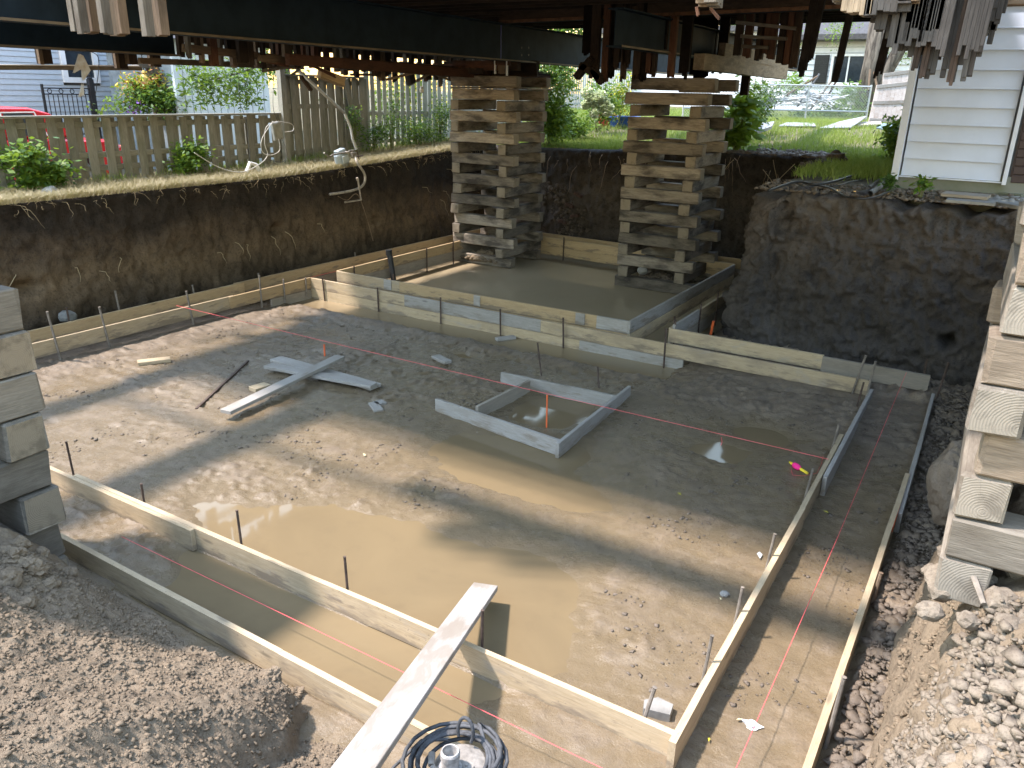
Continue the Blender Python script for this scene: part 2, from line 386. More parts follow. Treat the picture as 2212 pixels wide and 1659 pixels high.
def wall_mat(name, strata, top, bump=0.8, amp=0.12, wetrough=0.85):
    N = NT(name, wetrough, 0.25); V = N.wpos(); z = N.sep(V, 2)
    w = N.noise(N.map(V, (1, 1, 1.6)), 0.9, 5, 0.6); mid = N.noise(V, 3.2, 8, 0.7, 0.3); fin = N.noise(V, 26, 6, 0.72)
    h = N.math('ADD', N.math('DIVIDE', z, top), N.math('MULTIPLY', N.math('SUBTRACT', w, 0.5), amp*4))
    c = N.ramp(h, strata)
    c = N.mix(N.ramp(mid, [(0.34, 0.75), (0.5, 0.0)]), c, N.mix(1.0, c, 0.32, 'MULTIPLY'))
    c = N.mix(N.ramp(mid, [(0.58, 0.0), (0.72, 0.6)]), c, N.mix(1.0, c, 1.75, 'MULTIPLY'))
    c = N.mix(N.ramp(fin, [(0.36, 0.7), (0.48, 0.0)]), c, N.mix(1.0, c, 0.4, 'MULTIPLY'))
    N.setc(c); N.bump(N.mix(0.5, mid, fin), bump, 0.05); return N.m
M_wallL = wall_mat('brown_clay_wall', [(0.0, (0.045, 0.034, 0.024)), (0.2, (0.085, 0.061, 0.039)), (0.42, (0.155, 0.108, 0.064)), (0.68, (0.085, 0.061, 0.041)), (0.82, (0.036, 0.028, 0.022)), (1.0, (0.028, 0.023, 0.019))], 1.9)
M_wallB = wall_mat('grey_clay_wall', [(0.0, (0.05, 0.043, 0.038)), (0.3, (0.085, 0.07, 0.058)), (0.6, (0.105, 0.087, 0.07)), (0.8, (0.055, 0.046, 0.04)), (1.0, (0.038, 0.033, 0.029))], 2.2)
M_wallR = wall_mat('dark_wet_clay_wall', [(0.0, (0.075, 0.067, 0.06)), (0.35, (0.05, 0.044, 0.039)), (0.6, (0.066, 0.056, 0.048)), (0.85, (0.082, 0.07, 0.061)), (1.0, (0.095, 0.083, 0.073))], 2.2, 0.9)
M_yard = soil('yard_soil', (0.16, 0.13, 0.09), (0.10, 0.095, 0.05), (0.07, 0.058, 0.04), 0.4, 0.6, (0.95, 0.8), 0.6, 30).m
M_root = plain('root_bark', (0.28, 0.20, 0.13), 0.8, var=0.25, bump=0)
M_new = wood('new_lumber', (0.42, 0.325, 0.20), (0.50, 0.40, 0.265), (0.27, 0.215, 0.15), 0.52, 0.74, 0.12, extra=((0.33, 0.29, 0.235), 0.57, 0.72), mud=(0.2, 0.16, 0.115))
M_newO = wood('orange_lumber', (0.40, 0.28, 0.15), (0.46, 0.345, 0.20), (0.28, 0.205, 0.125), 0.55, 0.8, 0.1, mud=(0.18, 0.14, 0.1))
M_greyb = wood('grey_lumber', (0.30, 0.285, 0.255), (0.37, 0.35, 0.32), (0.22, 0.195, 0.16), 0.5, 0.75, 0.08, mud=(0.2, 0.165, 0.125))
M_greyd = wood('dull_grey_lumber', (0.26, 0.23, 0.19), (0.32, 0.28, 0.22), (0.18, 0.15, 0.11), 0.5, 0.75, 0.1)
M_plank = wood('muddy_plank', (0.31, 0.295, 0.27), (0.37, 0.355, 0.33), (0.22, 0.19, 0.155), 0.48, 0.6, 0.03, extra=((0.235, 0.21, 0.175), 0.52, 0.6))
M_crib = wood('crib_timber', (0.165, 0.14, 0.11), (0.26, 0.225, 0.18), (0.04, 0.034, 0.028), 0.47, 0.64, 0.5, grain=9, rough=0.85, bump=0.9)
M_cribN = wood('near_crib_timber', (0.125, 0.112, 0.092), (0.18, 0.162, 0.135), (0.07, 0.06, 0.047), 0.52, 0.75, 0.18, grain=9, rough=0.85, bump=0.8)
M_cribR = wood('pale_crib_timber', (0.16, 0.14, 0.112), (0.22, 0.195, 0.16), (0.09, 0.074, 0.057), 0.5, 0.7, 0.18, grain=9, rough=0.85, bump=0.8)
M_cribB = wood('brown_crib_timber', (0.14, 0.11, 0.08), (0.22, 0.175, 0.13), (0.30, 0.25, 0.19), 0.58, 0.72, 0.1, grain=12, rough=0.8, bump=0.9)
def end_mat(name, a, b):
    N = NT(name, 0.85); V = N.map(N.coord(), (0.001, 1, 1), None); R = N.rnd()
    w = N.n('ShaderNodeTexWave'); w.wave_type = 'RINGS'; w.rings_direction = 'X'; w.inputs['Scale'].default_value = 28; w.inputs['Distortion'].default_value = 2.5; w.inputs['Detail'].default_value = 3; w.inputs['Detail Scale'].default_value = 1.2
    oc = N.n('ShaderNodeCombineXYZ'); N.l(N.math('MULTIPLY', N.math('SUBTRACT', R, .5), .22), oc.inputs[1]); N.l(N.math('MULTIPLY', N.math('SUBTRACT', N.math('FRACT', N.math('MULTIPLY', R, 7.3)), .5), .26), oc.inputs[2])
    va = N.n('ShaderNodeVectorMath'); va.operation = 'ADD'; N.l(N.coord(), va.inputs[0]); N.l(oc.outputs[0], va.inputs[1]); N.l(va.outputs[0], w.inputs['Vector'])
    c = N.mix(N.math('MULTIPLY', w.outputs['Fac'], .45), a, b); nz = N.noise(N.coord(), 9, 6, 0.65)
    c = N.mix(N.ramp(nz, [(0.5, 0.0), (0.65, 0.7)]), c, tuple(x*0.55 for x in a))
    cr = N.vor(N.coord(), 14, 'DISTANCE_TO_EDGE'); c = N.mix(N.ramp(cr, [(0.0, 0.18), (0.03, 0.0)]), c, tuple(x*0.35 for x in a))
    N.setc(c); N.bump(w.outputs['Fac'], 0.3, 0.003); return N.m
M_end = end_mat('end_grain', (0.19, 0.16, 0.118), (0.24, 0.205, 0.155))
M_endP = end_mat('pale_end_grain', (0.215, 0.19, 0.155), (0.255, 0.23, 0.19))
M_fence = wood('fence_board_wood', (0.205, 0.205, 0.175), (0.28, 0.28, 0.245), (0.125, 0.14, 0.10), 0.5, 0.72, 0.15, grain=10)
M_fenceG = wood('pale_green_fence_wood', (0.33, 0.36, 0.335), (0.43, 0.465, 0.435), (0.24, 0.26, 0.23), 0.5, 0.72, 0.12, grain=10)
M_steel = plain('dark_blue_steel', (0.015, 0.027, 0.040), 0.75, 0.0, 0.2, 3, 0.05, 0.15)
M_nearblack = plain('near_black_wood', (0.012, 0.009, 0.008), 0.95, var=.3, scale=9, bump=.6, spec=.1)  # even near-black tone for the hanging studs
M_flange_lit = plain('lit_flange_edge', (0.16, 0.125, 0.085), 0.7, 0.0, 0.2, 3, 0.2)
M_rust = plain('rusty_rebar', (0.10, 0.07, 0.055), 0.8, 0.2, 0.25, 20, 0.4)
M_rebarp = plain('muddy_rebar', (0.22, 0.19, 0.155), 0.85, 0.0, 0.25, 12, 0.4)
M_orange = plain('orange_paint', (0.75, 0.13, 0.03), 0.55, var=0.1)
M_string = plain('pink_string', (0.85, 0.12, 0.13), 0.6, var=0.0, bump=0)
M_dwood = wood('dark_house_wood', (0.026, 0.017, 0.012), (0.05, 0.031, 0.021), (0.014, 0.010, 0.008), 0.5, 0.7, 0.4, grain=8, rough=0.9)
M_rwood = wood('red_house_wood', (0.075, 0.033, 0.02), (0.11, 0.052, 0.032), (0.03, 0.018, 0.013), 0.5, 0.7, 0.3, grain=8, rough=0.9)
M_bwood = wood('brown_batten_wood', (0.12, 0.083, 0.055), (0.175, 0.125, 0.085), (0.06, 0.043, 0.03), 0.52, 0.72, 0.2, grain=8, rough=0.85)
M_gstud = wood('weathered_stud_wood', (0.11, 0.095, 0.077), (0.165, 0.145, 0.12), (0.055, 0.041, 0.029), 0.5, 0.7, 0.2, grain=8, rough=0.9, bump=0.8)
M_rot = wood('rotten_wood', (0.032, 0.029, 0.027), (0.062, 0.057, 0.053), (0.02, 0.016, 0.013), 0.5, 0.76, 0.2, grain=7, rough=0.95, bump=1.0)
M_conc = plain('concrete', (0.25, 0.245, 0.225), 0.9, var=0.2, scale=6, bump=0.5)
M_concg = plain('mossy_foundation_concrete', (0.17, 0.18, 0.155), 0.9, var=0.2, scale=3, bump=0.5, c2=(0.12, 0.14, 0.10))
M_black = plain('black_plastic', (0.02, 0.021, 0.023), 0.45, bump=0.05)
M_cable = plain('dusty_cable', (0.075, 0.08, 0.085), 0.75, var=0.3, scale=25, bump=0.1)
M_blue = plain('blue_pump_paint', (0.04, 0.16, 0.42), 0.5, var=0.3, scale=14, c2=(0.18, 0.18, 0.17))
M_metal = plain('muddy_cast_metal', (0.27, 0.25, 0.22), 0.7, 0.1, 0.25, 18, 0.4)
M_white = plain('white_paint', (0.75, 0.76, 0.77), 0.6, var=0.05)
M_paper = plain('crumpled_white_plastic', (0.8, 0.82, 0.84), 0.5, var=0.05)
M_glass = plain('dark_window_glass', (0.03, 0.04, 0.05), 0.08, bump=0, spec=0.6)
M_straw = leaf_mat('straw_grass', (0.40, 0.335, 0.21), (0.29, 0.245, 0.13), 0.12)
M_grass = leaf_mat('green_grass', (0.15, 0.23, 0.045), (0.29, 0.35, 0.10), 0.4)
M_leafA = leaf_mat('bright_leaf', (0.09, 0.19, 0.02), (0.17, 0.28, 0.04), 0.4)
M_leafB = leaf_mat('mid_leaf', (0.04, 0.11, 0.02), (0.08, 0.17, 0.035), 0.35)
M_leafC = leaf_mat('dark_leaf', (0.02, 0.06, 0.012), (0.05, 0.11, 0.022), 0.3)
M_leafY = leaf_mat('yellow_flower', (0.75, 0.55, 0.03), (0.6, 0.6, 0.08), 0.3)
M_leafO = leaf_mat('autumn_leaf', (0.30, 0.22, 0.05), (0.45, 0.12, 0.05), 0.3)
M_stem = plain('plant_stem', (0.12, 0.14, 0.05), 0.8, bump=0)
def bark():
    N = NT('tree_bark', 0.95, 0.2); V = N.map(N.coord(), (1, 1, .16)); a = N.noise(V, 9, 6, .65, .6)
    N.setc(N.mix(N.ramp(a, [(.38, 0.0), (.6, 1.0)]), (.035, .03, .025), (.13, .115, .095))); N.bump(a, 1.0, .05); return N.m
M_bark = bark()

# ================================================================== GROUND
def G(x, y):
    """level of the yard round the pit"""
    x = np.asarray(x, float); y = np.asarray(y, float)
    left = 1.90+0.28*ss(9, 18, y)+0.55*ss(18, 26, y)-0.4*ss(-12.6, -14.5, -(-x))*0
    left = left-0.38*ss(12.8, 15, -x)*(1-ss(13, 19, y))
    right = 1.75+0.45*ss(2.5, 9, y)+0.08*ss(11.5, 12.5, y)+0.45*ss(16, 25, y)
    t = ss(-10, -4, x); return left*(1-t)+right*t+0.3*ss(26, 40, y)
def yard():
    xs = np.unique(np.concatenate([[-400, -200, -100, -60, -40, -30], np.arange(-24, -12.9, .5), np.arange(-12.75, 4, .25), [-10.85, -3.1, -2.75, 0.55, 5, 8, 14, 25, 50, 100, 200, 400]]))
    ys = np.unique(np.concatenate([[-400, -200, -100, -40, -15, -6, -2], np.arange(-1, 20, .25), [11.85, 17.05], np.arange(20, 46, .6), [50, 70, 100, 200, 400]]))
    X, Y = np.meshgrid(xs, ys); Z = G(X, Y)+0.03*fbm(X*1.3, Y*1.3)
    cx = (X[:-1, :-1]+X[1:, 1:])/2; cy = (Y[:-1, :-1]+Y[1:, 1:])/2
    hole = ((cx > -10.85) & (cx < -3.1) & (cy > 0.0) & (cy < 17.05)) | ((cx > -10.85) & (cx < 0.55) & (cy > 0.0) & (cy < 11.85)) | ((cx < -2.75) & (cx > -10.85) & (cy > 0) & (cy < 17.05)) | ((cx > -10.85) & (cx < 2.4) & (cy > 0.0) & (cy < 3.4))
    return grid('ground', X, Y, Z, M_yard, keep=~hole)
yard()
# ---- pit floor
W0 = 0.0
DIPS = []
def dip(u, v, rx, ry, d, z=0.0):
    p = on_z(u, v, z); DIPS.append((p[0], p[1], rx, ry, d))
dip(800, 1185, 1.0, .36, .10); dip(1000, 1290, .75, .42, .10); dip(560, 1155, .75, .22, .09); dip(640, 1190, .5, .3, .08); dip(900, 1260, .7, .45, .10); dip(1130, 1260, .35, .3, .07); dip(1120, 1400, .35, .2, .05)
dip(1090, 985, .75, .42, .095); dip(1220, 975, .3, .22, .07); dip(1190, 1062, .55, .2, .075); dip(1060, 1035, .4, .2, .06); dip(1200, 890, .42, .4, .08); dip(1640, 935, .42, .28, .07); dip(1560, 975, .3, .25, .065); dip(1000, 770, .2, .1, .05); dip(1350, 800, .5, .2, .06); dip(1680, 860, .4, .14, .05)
def F(x, y):
    x = np.asarray(x, float); y = np.asarray(y, float)
    z = 0.030+0.006*fbm(x*8.0, y*8.0, 3.0, 3)+0.016*fbm(x*0.9, y*0.9, 2.0, 3)+0.010*fbm(x*3.5, y*3.5, 5.0, 3)
    for (a, b, rx, ry, d) in DIPS: z = z-d*np.exp(-((x-a)/rx)**2-((y-b)/ry)**2)
    z = z+0.10*ss(-3.8, -2.0, x)*ss(7.6, 9.4, y)+0.06*ss(-9.0, -9.7, x)*(1-ss(8.0, 8.8, y))
    # ditch in front of the middle wall
    edge = 8.98+0.05*pn(x*2.1, 0.3)+0.03*pn(x*7.1, 1.3)
    t = ss(edge-0.02, edge+0.12, y)*(1-ss(-3.5, -3.1, x)); z = z*(1-t)-0.06*t
    lip = np.exp(-((y-edge+0.12)/0.16)**2)*(1-ss(-3.6, -3.2, x))*ss(-9.7, -9.3, x); z = z+0.045*lip*(1+0.6*pn(x*3, y*3))
    # trench of the front forms
    t = (y > 2.62)*(y < 3.30)*ss(-5.1, -4.3, x+0.25*pn(y*3, x*2))*(1-ss(-2.3, -1.8, x+0.2*pn(y*3, x*3))); z = z*(1-t)-0.05*t
    # flooded back enclosure, its trenches
    t = (y > 9.62)*(x < -4.12)+0.0; t = np.maximum(t, ((y > 9.62)*(x < -3.57)).astype(float)*0.62); z = z*(1-t)-0.09*t
    # right hand gap outside the forms and the corner behind the middle wall
    gap = np.maximum(ss(-0.26, -0.2, x), ss(9.75, 9.9, y)*ss(-3.6, -3.5, x)); z = z+gap*(0.03+0.05*ss(-0.2, 0.5, x))
    return z
def rough_mask(x, y):
    m = ss(0.0, 0.45, fbm(x*0.6+3, y*0.6, 1.0, 3))
    m = np.maximum(m, np.exp(-((y-8.7)/0.35)**2)); m = np.maximum(m, 1.0*(x > -0.24)); m = np.maximum(m, 1.0*((y > 9.75) & (x > -3.5)))
    return m
def pit_floor():
    ys = [1.8]
    while ys[-1] < 17.6: ys.append(ys[-1]+0.012+0.0023*ys[-1])
    xs = np.concatenate([np.arange(-11.2, -7, .04), np.arange(-7, 1.0, .024)])
    X, Y = np.meshgrid(xs, np.array(ys)); Z = F(X, Y); m = rough_mask(X, Y); dry = ss(-0.01, 0.03, Z)
    Z = Z+dry*(0.006*fbm(X*9, Y*9, 0, 3)+m*(0.030*np.maximum(0, ridged(X*5.5, Y*5.5, 0, 3)-0.55)*ss(0.1, 0.4, fbm(X*2.2, Y*2.2, 9.0, 2)+0.25)+0.013*fbm(X*13, Y*13, 0, 2)))
    d, v = worley(X*9, Y*9); gap = ((X > -0.22) | ((Y > 9.8) & (X > -3.45))).astype(float)
    Z = Z+gap*0.05*v*(1-ss(0.2, 0.55, d))+gap*0.03*fbm(X*4, Y*4)
    # trowel and boot drag lines
    st = pn(X*1.0+Y*0.25, Y*38.0, 3.0)*ss(0.15, 0.4, pn(X*0.7, Y*0.9, 7.0)); Z = Z+(0.003+0.006*ss(-3.2, -2.2, X)*(1-ss(4.8, 5.6, Y)))*st*dry
    return grid('pit_floor', X, Y, Z, M_floor)
pit_floor()
wt = MB(); wt.v = [(-10.9, 2.0, W0), (0.3, 2.0, W0), (0.3, 17.3, W0), (-10.9, 17.3, W0)]; wt.f = [(0, 1, 2, 3)]
wt.go('muddy_water', M_water, None, 'structure')

# ---- pit walls: a ribbon along a path, displaced along its normal
def pit_wall(name, path, ztop, mat, batter=0.1, amp=0.07, seed=0.0, du=0.035, dv=0.035, vert=False, zb=-0.1, flip=1, caves=(), lip=0.05, roll=.25):
    P = np.array(path, float); d = np.diff(P, axis=0); L = np.hypot(d[:, 0], d[:, 1]); S = np.concatenate([[0], np.cumsum(L)])
    n = int(S[-1]/du); s = np.linspace(0, S[-1], n); x = np.interp(s, S, P[:, 0]); y = np.interp(s, S, P[:, 1])
    tx, ty = np.gradient(x), np.gradient(y); k = np.hypot(tx, ty)
    for q in range(6): tx = np.convolve(np.pad(tx, 4, 'edge'), np.ones(9)/9, 'valid'); ty = np.convolve(np.pad(ty, 4, 'edge'), np.ones(9)/9, 'valid')
    k = np.hypot(tx, ty); nx, ny = -ty/k*flip, tx/k*flip            # points into the pit
    m = int(2.3/dv); t = np.linspace(0, 1, m)[:, None]
    zt = np.array([ztop(a, b) for a, b in zip(x, y)])[None]
    Z = zb+(zt-zb)*t; Sx = s[None]+0*t
    vy = 0.6 if vert else 1.0
    rx = 1.5 if seed == 13.0 else 1.0
    D = amp*(fbm(Sx*1.1+seed, Z*1.3*vy, seed, 3)+0.45*fbm(Sx*4.5+seed, Z*4.5*vy, seed+3, 3))+amp*0.28*np.maximum(0, ridged(Sx*3.2, Z*2.6*vy, seed+8, 3)-0.3)
    D = D+rx*amp*0.26*fbm(Sx*11+seed, Z*11*vy, seed+5, 3)
    w, wv = worley(Sx*8+seed, Z*8); D = D+amp*0.35*wv*(1-ss(0.2, 0.6, w)); w, wv = worley(Sx*4+3*pn(Sx*2, Z*2), Z*5.5); D = D+rx*amp*0.25*wv*(1-ss(0.42, 0.5, w))
    for (cs, cz, r1, r2, dep) in caves: D = D-dep*np.exp(-((Sx-cs)/r1)**2-((Z-cz)/r2)**2)
    bt = np.array([batter(q) for q in s])[None] if callable(batter) else batter
    D = D-bt*t+lip*ss(0.9, 0.98, t)*(0.5+pn(Sx*2.3, 0.0, seed))
    top = ss(0.985, 1.0, t); Z = Z+0.03*fbm(Sx*5, t*3, seed)*ss(0.8, 1, t); D = D-top*0.05
    X = x[None]+nx[None]*D; Y = y[None]+ny[None]*D
    # turf roll over: two extra rows back onto the yard
    X = np.concatenate([X, x[None]-nx[None]*(bt+roll)]); Y = np.concatenate([Y, y[None]-ny[None]*(bt+roll)]); Z = np.concatenate([Z, zt+0.012])
    return grid(name, X, Y, Z, mat), (x, y, nx, ny, zt[0], s)
gt = lambda x, y: float(G(x, y))+0.02
_, WL = pit_wall('left_earth_wall', [(-10.75, 17.0), (-10.75, 9), (-10.72, 0.3)], gt, M_wallL, 0.12, 0.06, 1.0, flip=1, vert=True, caves=[(7.2, 1.05, .12, .09, .25), (11.6, .85, .2, .08, .2), (12.6, .75, .1, .08, .15), (4.6, 0.9, .12, .07, .15)])
_, WB = pit_wall('back_earth_wall', [(-3.0, 16.8), (-6, 16.6), (-10.8, 16.4)], gt, M_wallB, 0.15, 0.12, 5.0, flip=1, vert=True)
_, WR = pit_wall('right_earth_wall', [(0.75, 10.45), (-1.5, 10.72), (-2.9, 10.9), (-3.12, 11.2), (-3.2, 12.2), (-3.1, 17.0)], lambda x, y: 2.15+0.05*math.sin(x*2.3)+0.04*math.sin(x*7.1+1)+0.03*math.sin(x*17), M_wallR, lambda q: .72-.55*float(ss(3.3, 4.4, q)), 0.12, 13.0, flip=1, caves=[(1.05, .62, .06, .06, .4), (1.5, 1.35, .5, .12, .1)], lip=0.02, du=.026, dv=.026, roll=.75)
pit_wall('gap_earth_wall', [(0.42, 6.6), (0.62, 8.8), (0.8, 10.7)], lambda x, y: float(G(x, y))-0.1, M_wallR, 0.1, 0.09, 17.0, flip=1)

# ---- near banks of loose soil (what the photographer stands on)
def BANK(x, y):
    x = np.asarray(x, float); y = np.asarray(y, float)
    toe = 2.50+0.04*pn(x*2.2, 0.5)-0.60*ss(-2.85, -2.45, x+.15*pn(y*3.0, x*3.0, 2.0))+0.06*np.exp(-((x+3.0)/.25)**2)
    t = toe-y
    f = np.where(t < 0, t*1.2, np.where(t < 0.12, t*2.2, 0.264+(t-0.12)*(0.52+0.25*ss(-3.2, -4.6, x)))); f = np.where(t > 1.35, f+(t-1.35)*0.1, f)
    f = f+0.05*np.exp(-((t-0.2)/0.12)**2)*pn(x*1.7, 2.2)
    xt = -0.06+0.05*pn(y*1.6, 4.0)+0.20*ss(4.8, 7.2, y)-0.03*ss(3.4, 2.2, y); r = (x-xt)
    g = np.where(r < 0, r*2.0, np.where(r < 0.30, r*4.4, 1.32+(r-0.30)*0.9))
    f = f+0.30*np.exp(-((x+5.0)/.75)**2-((y-1.95)/.42)**2)
    apron = (2.50+0.05*pn(x*3.1, 7.0)-y)*(0.42+0.25*pn(x*1.9, y*2.0, 3.0))*(1-ss(-2.15, -1.7, x+.2*pn(y*3, 1.0))); f = np.maximum(f, apron)
    z = np.maximum(f, g); return np.minimum(z, 1.78)-0.02
def bank_detail(X, Y):
    Z = BANK(X, Y); up = ss(-0.02, 0.12, Z)
    n = 0.035*fbm(X*2.3, Y*2.3, 1.1, 3)+0.016*fbm(X*8, Y*8, 2.2, 3)+0.018*np.maximum(0, ridged(X*4.5, Y*4.5, 6.0, 3)-.5)*pn(X*1.3, Y*1.3, 8.0)
    d, v = worley(X*13+0.6*pn(X*5, Y*5), Y*13); n = n+0.022*v*(1-ss(0.25, 0.5, d))*ss(-0.1, 0.5, pn(X*3, Y*3, 5.0)+0.2)
    d, v = worley(X*30, Y*30); n = n+0.012*v*(1-ss(0.3, 0.5, d))
    n = n+0.007*fbm(X*34, Y*34, 3.3, 2); return Z+n*up
def banks():
    xs = np.concatenate([np.arange(-11.2, -5, .08), np.arange(-5, -1.5, .011), np.arange(-1.5, -0.3, .05), np.arange(-0.3, 0.9, .011), np.arange(0.95, 2.6, .06)])
    ys = np.concatenate([np.arange(-0.1, 1.2, .04), np.arange(1.2, 3.6, .013)])
    X, Y = np.meshgrid(xs, ys); Z = bank_detail(X, Y); c = Z[:-1, :-1] > -0.12
    X = X+(0.05*fbm(Y*4, Z*4, 1.0, 3)+0.02*fbm(Y*16, Z*16, 2.0, 2))*ss(0, .2, Z)*ss(-.3, -.2, X)*(1-ss(.3, .6, X))
    grid('soil_bank', X, Y, Z, M_bank, keep=c)
    xs = np.arange(-0.25, 2.6, .016); xs = xs[(xs < 0.8)]; xs = np.concatenate([xs, np.arange(.85, 2.6, .1)])
    ys = np.arange(3.59, 8.6, .02); X, Y = np.meshgrid(xs, ys); Z = bank_detail(X, Y)
    X = X+(0.05*fbm(Y*4, Z*4, 1.0, 3)+0.02*fbm(Y*16, Z*16, 2.0, 2))*ss(0, .2, Z)*(1-ss(.3, .6, X))
    grid('right_soil_bank', X, Y, Z, M_bank, keep=Z[:-1, :-1] > -0.12)
banks()
def scatter_bank(name, x0, x1, y0, y1, n, r0, r1, mat, cond=None, jag=.42, label=None, cat='soil clods'):
    x = rng.uniform(x0, x1, n); y = rng.uniform(y0, y1, n)
    k = BANK(x, y) > 0.0
    if cond is not None: k &= cond(x, y)
    x, y = x[k], y[k]; r = r0*(r1/r0)**(rng.uniform(0, 1, len(x))**2.2)
    z = bank_detail(x, y)+r*0.1
    return tag(clods(name, np.stack([x, y, z], -1), r, mat, 0.65, jag), label, cat)
scatter_bank('soil_clods', -4.6, -1.7, 0.9, 2.62, 26000, .0022, .015, M_clod, label='loose brown clods strewn over the left soil bank')
scatter_bank('crumbled_soil', -0.12, 0.75, 1.2, 3.5, 12000, .002, .012, M_clod, label='loose brown clods on the right soil bank')
scatter_bank('pale_clods', -0.14, 0.7, 1.8, 3.5, 15000, .004, .030, M_paleclod, cond=lambda x, y: (pn(x*2.4+1, y*1.6, 4.4)+0.55*ss(2.0, 3.0, y)-0.5*ss(.3, .6, x) > 0.0), label='pale dried clay crumbs on the edge of the right bank', cat='clay crumbs')
scatter_bank('face_crumbs', -0.09, 0.28, 1.6, 5.2, 5000, .004, .022, M_clod, label='brown crumbs clinging to the steep face of the right bank', cat='soil crumbs')
# lumps in the gap on the right, outside the form
n = 7000; x = rng.uniform(-0.2, 0.4, n); y = rng.uniform(3.2, 10.3, n); k = (BANK(x, y) < 0.12) & (F(x, y) > -0.01); x, y = x[k], y[k]
tag(clods('gap_clods', np.stack([x, y, F(x, y)+.02+.02*rng.uniform(0, 1, len(x))], -1), 0.006*(6.5**(rng.uniform(0, 1, len(x))**2)), M_mudclod, 0.5, .5), 'dark wet mud lumps in the gap beside the right outer form', 'mud lumps')
# crumbs on the pit floor
n = 20000; x = rng.uniform(-9.4, -0.3, n); y = 3.35+5.65*rng.uniform(0, 1, n)**.8; k = (F(x, y) > 0.012) & (fbm(x*1.3+3, y*1.3, 1.0, 3)+.25*ss(7.6, 8.8, y) > 0.22); x, y = x[k], y[k]
tag(clods('floor_crumbs', np.stack([x, y, F(x, y)+.004], -1), 0.003*(7.0**(rng.uniform(0, 1, len(x))**2.6)), M_mudclod, 0.35, .45), 'small mud crumbs scattered over the pit floor', 'mud crumbs')
def on_bank(u, v):
    d = ray(u, v); t = 1.2
    while t < 12:
        p = np.array([0, 0, EYE])+d*t
        if p[2] <= max(float(BANK(p[0], p[1])), 0.02)+.02: return p
        t += .01
    return p
# larger chunks
for (u, v, z, r, nm) in [(60, 1225, .98, .085, 'muddy lump at the foot of the left near timber stack'), (25, 1200, 1.1, .07, 'dark lump between the two lowest timbers of the left near stack'), (585, 1462, .22, .06, 'flaky clay lump at the corner of the left bank, beside the outer form'), (640, 1500, .2, .055, 'grey clay chunk hanging off the end of the left bank')]:
    rock('clay_lump', on_bank(u, v), r, M_clod, nm, 'clay lump', jag=.3, sub=4)
for (u, v, z, r, nm) in [(2140, 1185, 1.42, .075, 'tallest pale clay lump against the right near timber stack'), (2060, 1195, 1.38, .07, 'pale clay lump left of the tallest one on the right bank edge'), (2040, 1260, 1.35, .10, 'big rounded pale clay lump at the edge of the right bank'), (2160, 1300, 1.40, .085, 'wide pale clay slab lump beside the thick stick on the right bank'), (2200, 1240, 1.44, .06, 'pale clay lump at the right picture edge under the stack')]:
    rock('pale_clay_lump', on_z(u, v, z), r, M_paleclod, nm, 'clay lump', jag=.13, sub=3)
t = MB(); t.tube([on_z(2085, 1215, 1.5), on_z(2105, 1250, 1.47), on_z(2125, 1305, 1.42)], [.012, .014, .012], 7)
tag(t.go('thick_stick', M_rebarp), 'short pale stick lying on the clay lumps of the right bank', 'stick')
rock('brown_earth_lump', on_z(2062, 1050, .75), .2, M_mudclod, 'brown earth buttress bulging out below the right near timber stack', 'earth lump', squash=1.6, jag=.10, sub=4)
for k, (u, v, z, r, nm) in enumerate([(2015, 1235, 1.3, .05, 'left of the big rounded one'), (2075, 1150, 1.4, .05, 'highest, against the timber'), (2110, 1215, 1.42, .05, 'under the stick'), (2180, 1350, 1.42, .06, 'low at the right edge'), (2010, 1320, 1.3, .06, 'lowest on the bank edge'), (2090, 1340, 1.38, .05, 'in the middle of the rubble'), (2130, 1250, 1.42, .045, 'beside the stick end')]):
    rock('pale_clay_lump', on_z(u, v, z), r, M_paleclod, 'small pale clay lump, '+nm+', on the right bank', 'clay lump', jag=.13, sub=3)

n = 420; x = rng.uniform(-.1, .42, n)**1.0; y = rng.uniform(2.3, 3.5, n); k = (BANK(x, y) > .5); x, y = x[k], y[k]
tag(clods('pale_chunks', np.stack([x, y, BANK(x, y)+.03+.05*rng.uniform(0, 1, len(x))*ss(.0, .3, x)], -1), rng.uniform(0, 1, len(x))**3*.036+.008, M_paleclod, .6, .42), 'heap of pale broken clay chunks against the foot of the right near timber stack', 'clay chunks')

for k, (u, v, r, nm) in enumerate([(40, 1175, .06, 'highest, against the timber'), (90, 1195, .05, 'beside the stack corner'), (150, 1235, .045, 'lower right of the stack corner'), (20, 1250, .07, 'at the picture edge'), (110, 1260, .05, 'in the middle of the heap'), (200, 1275, .04, 'rightmost of the heap'), (60, 1300, .05, 'lowest of the heap')]):
    rock('clay_lump', on_bank(u, v), r, M_clod, 'brown clay lump, '+nm+', under the left near timber stack', 'clay lump', jag=.2, sub=3)
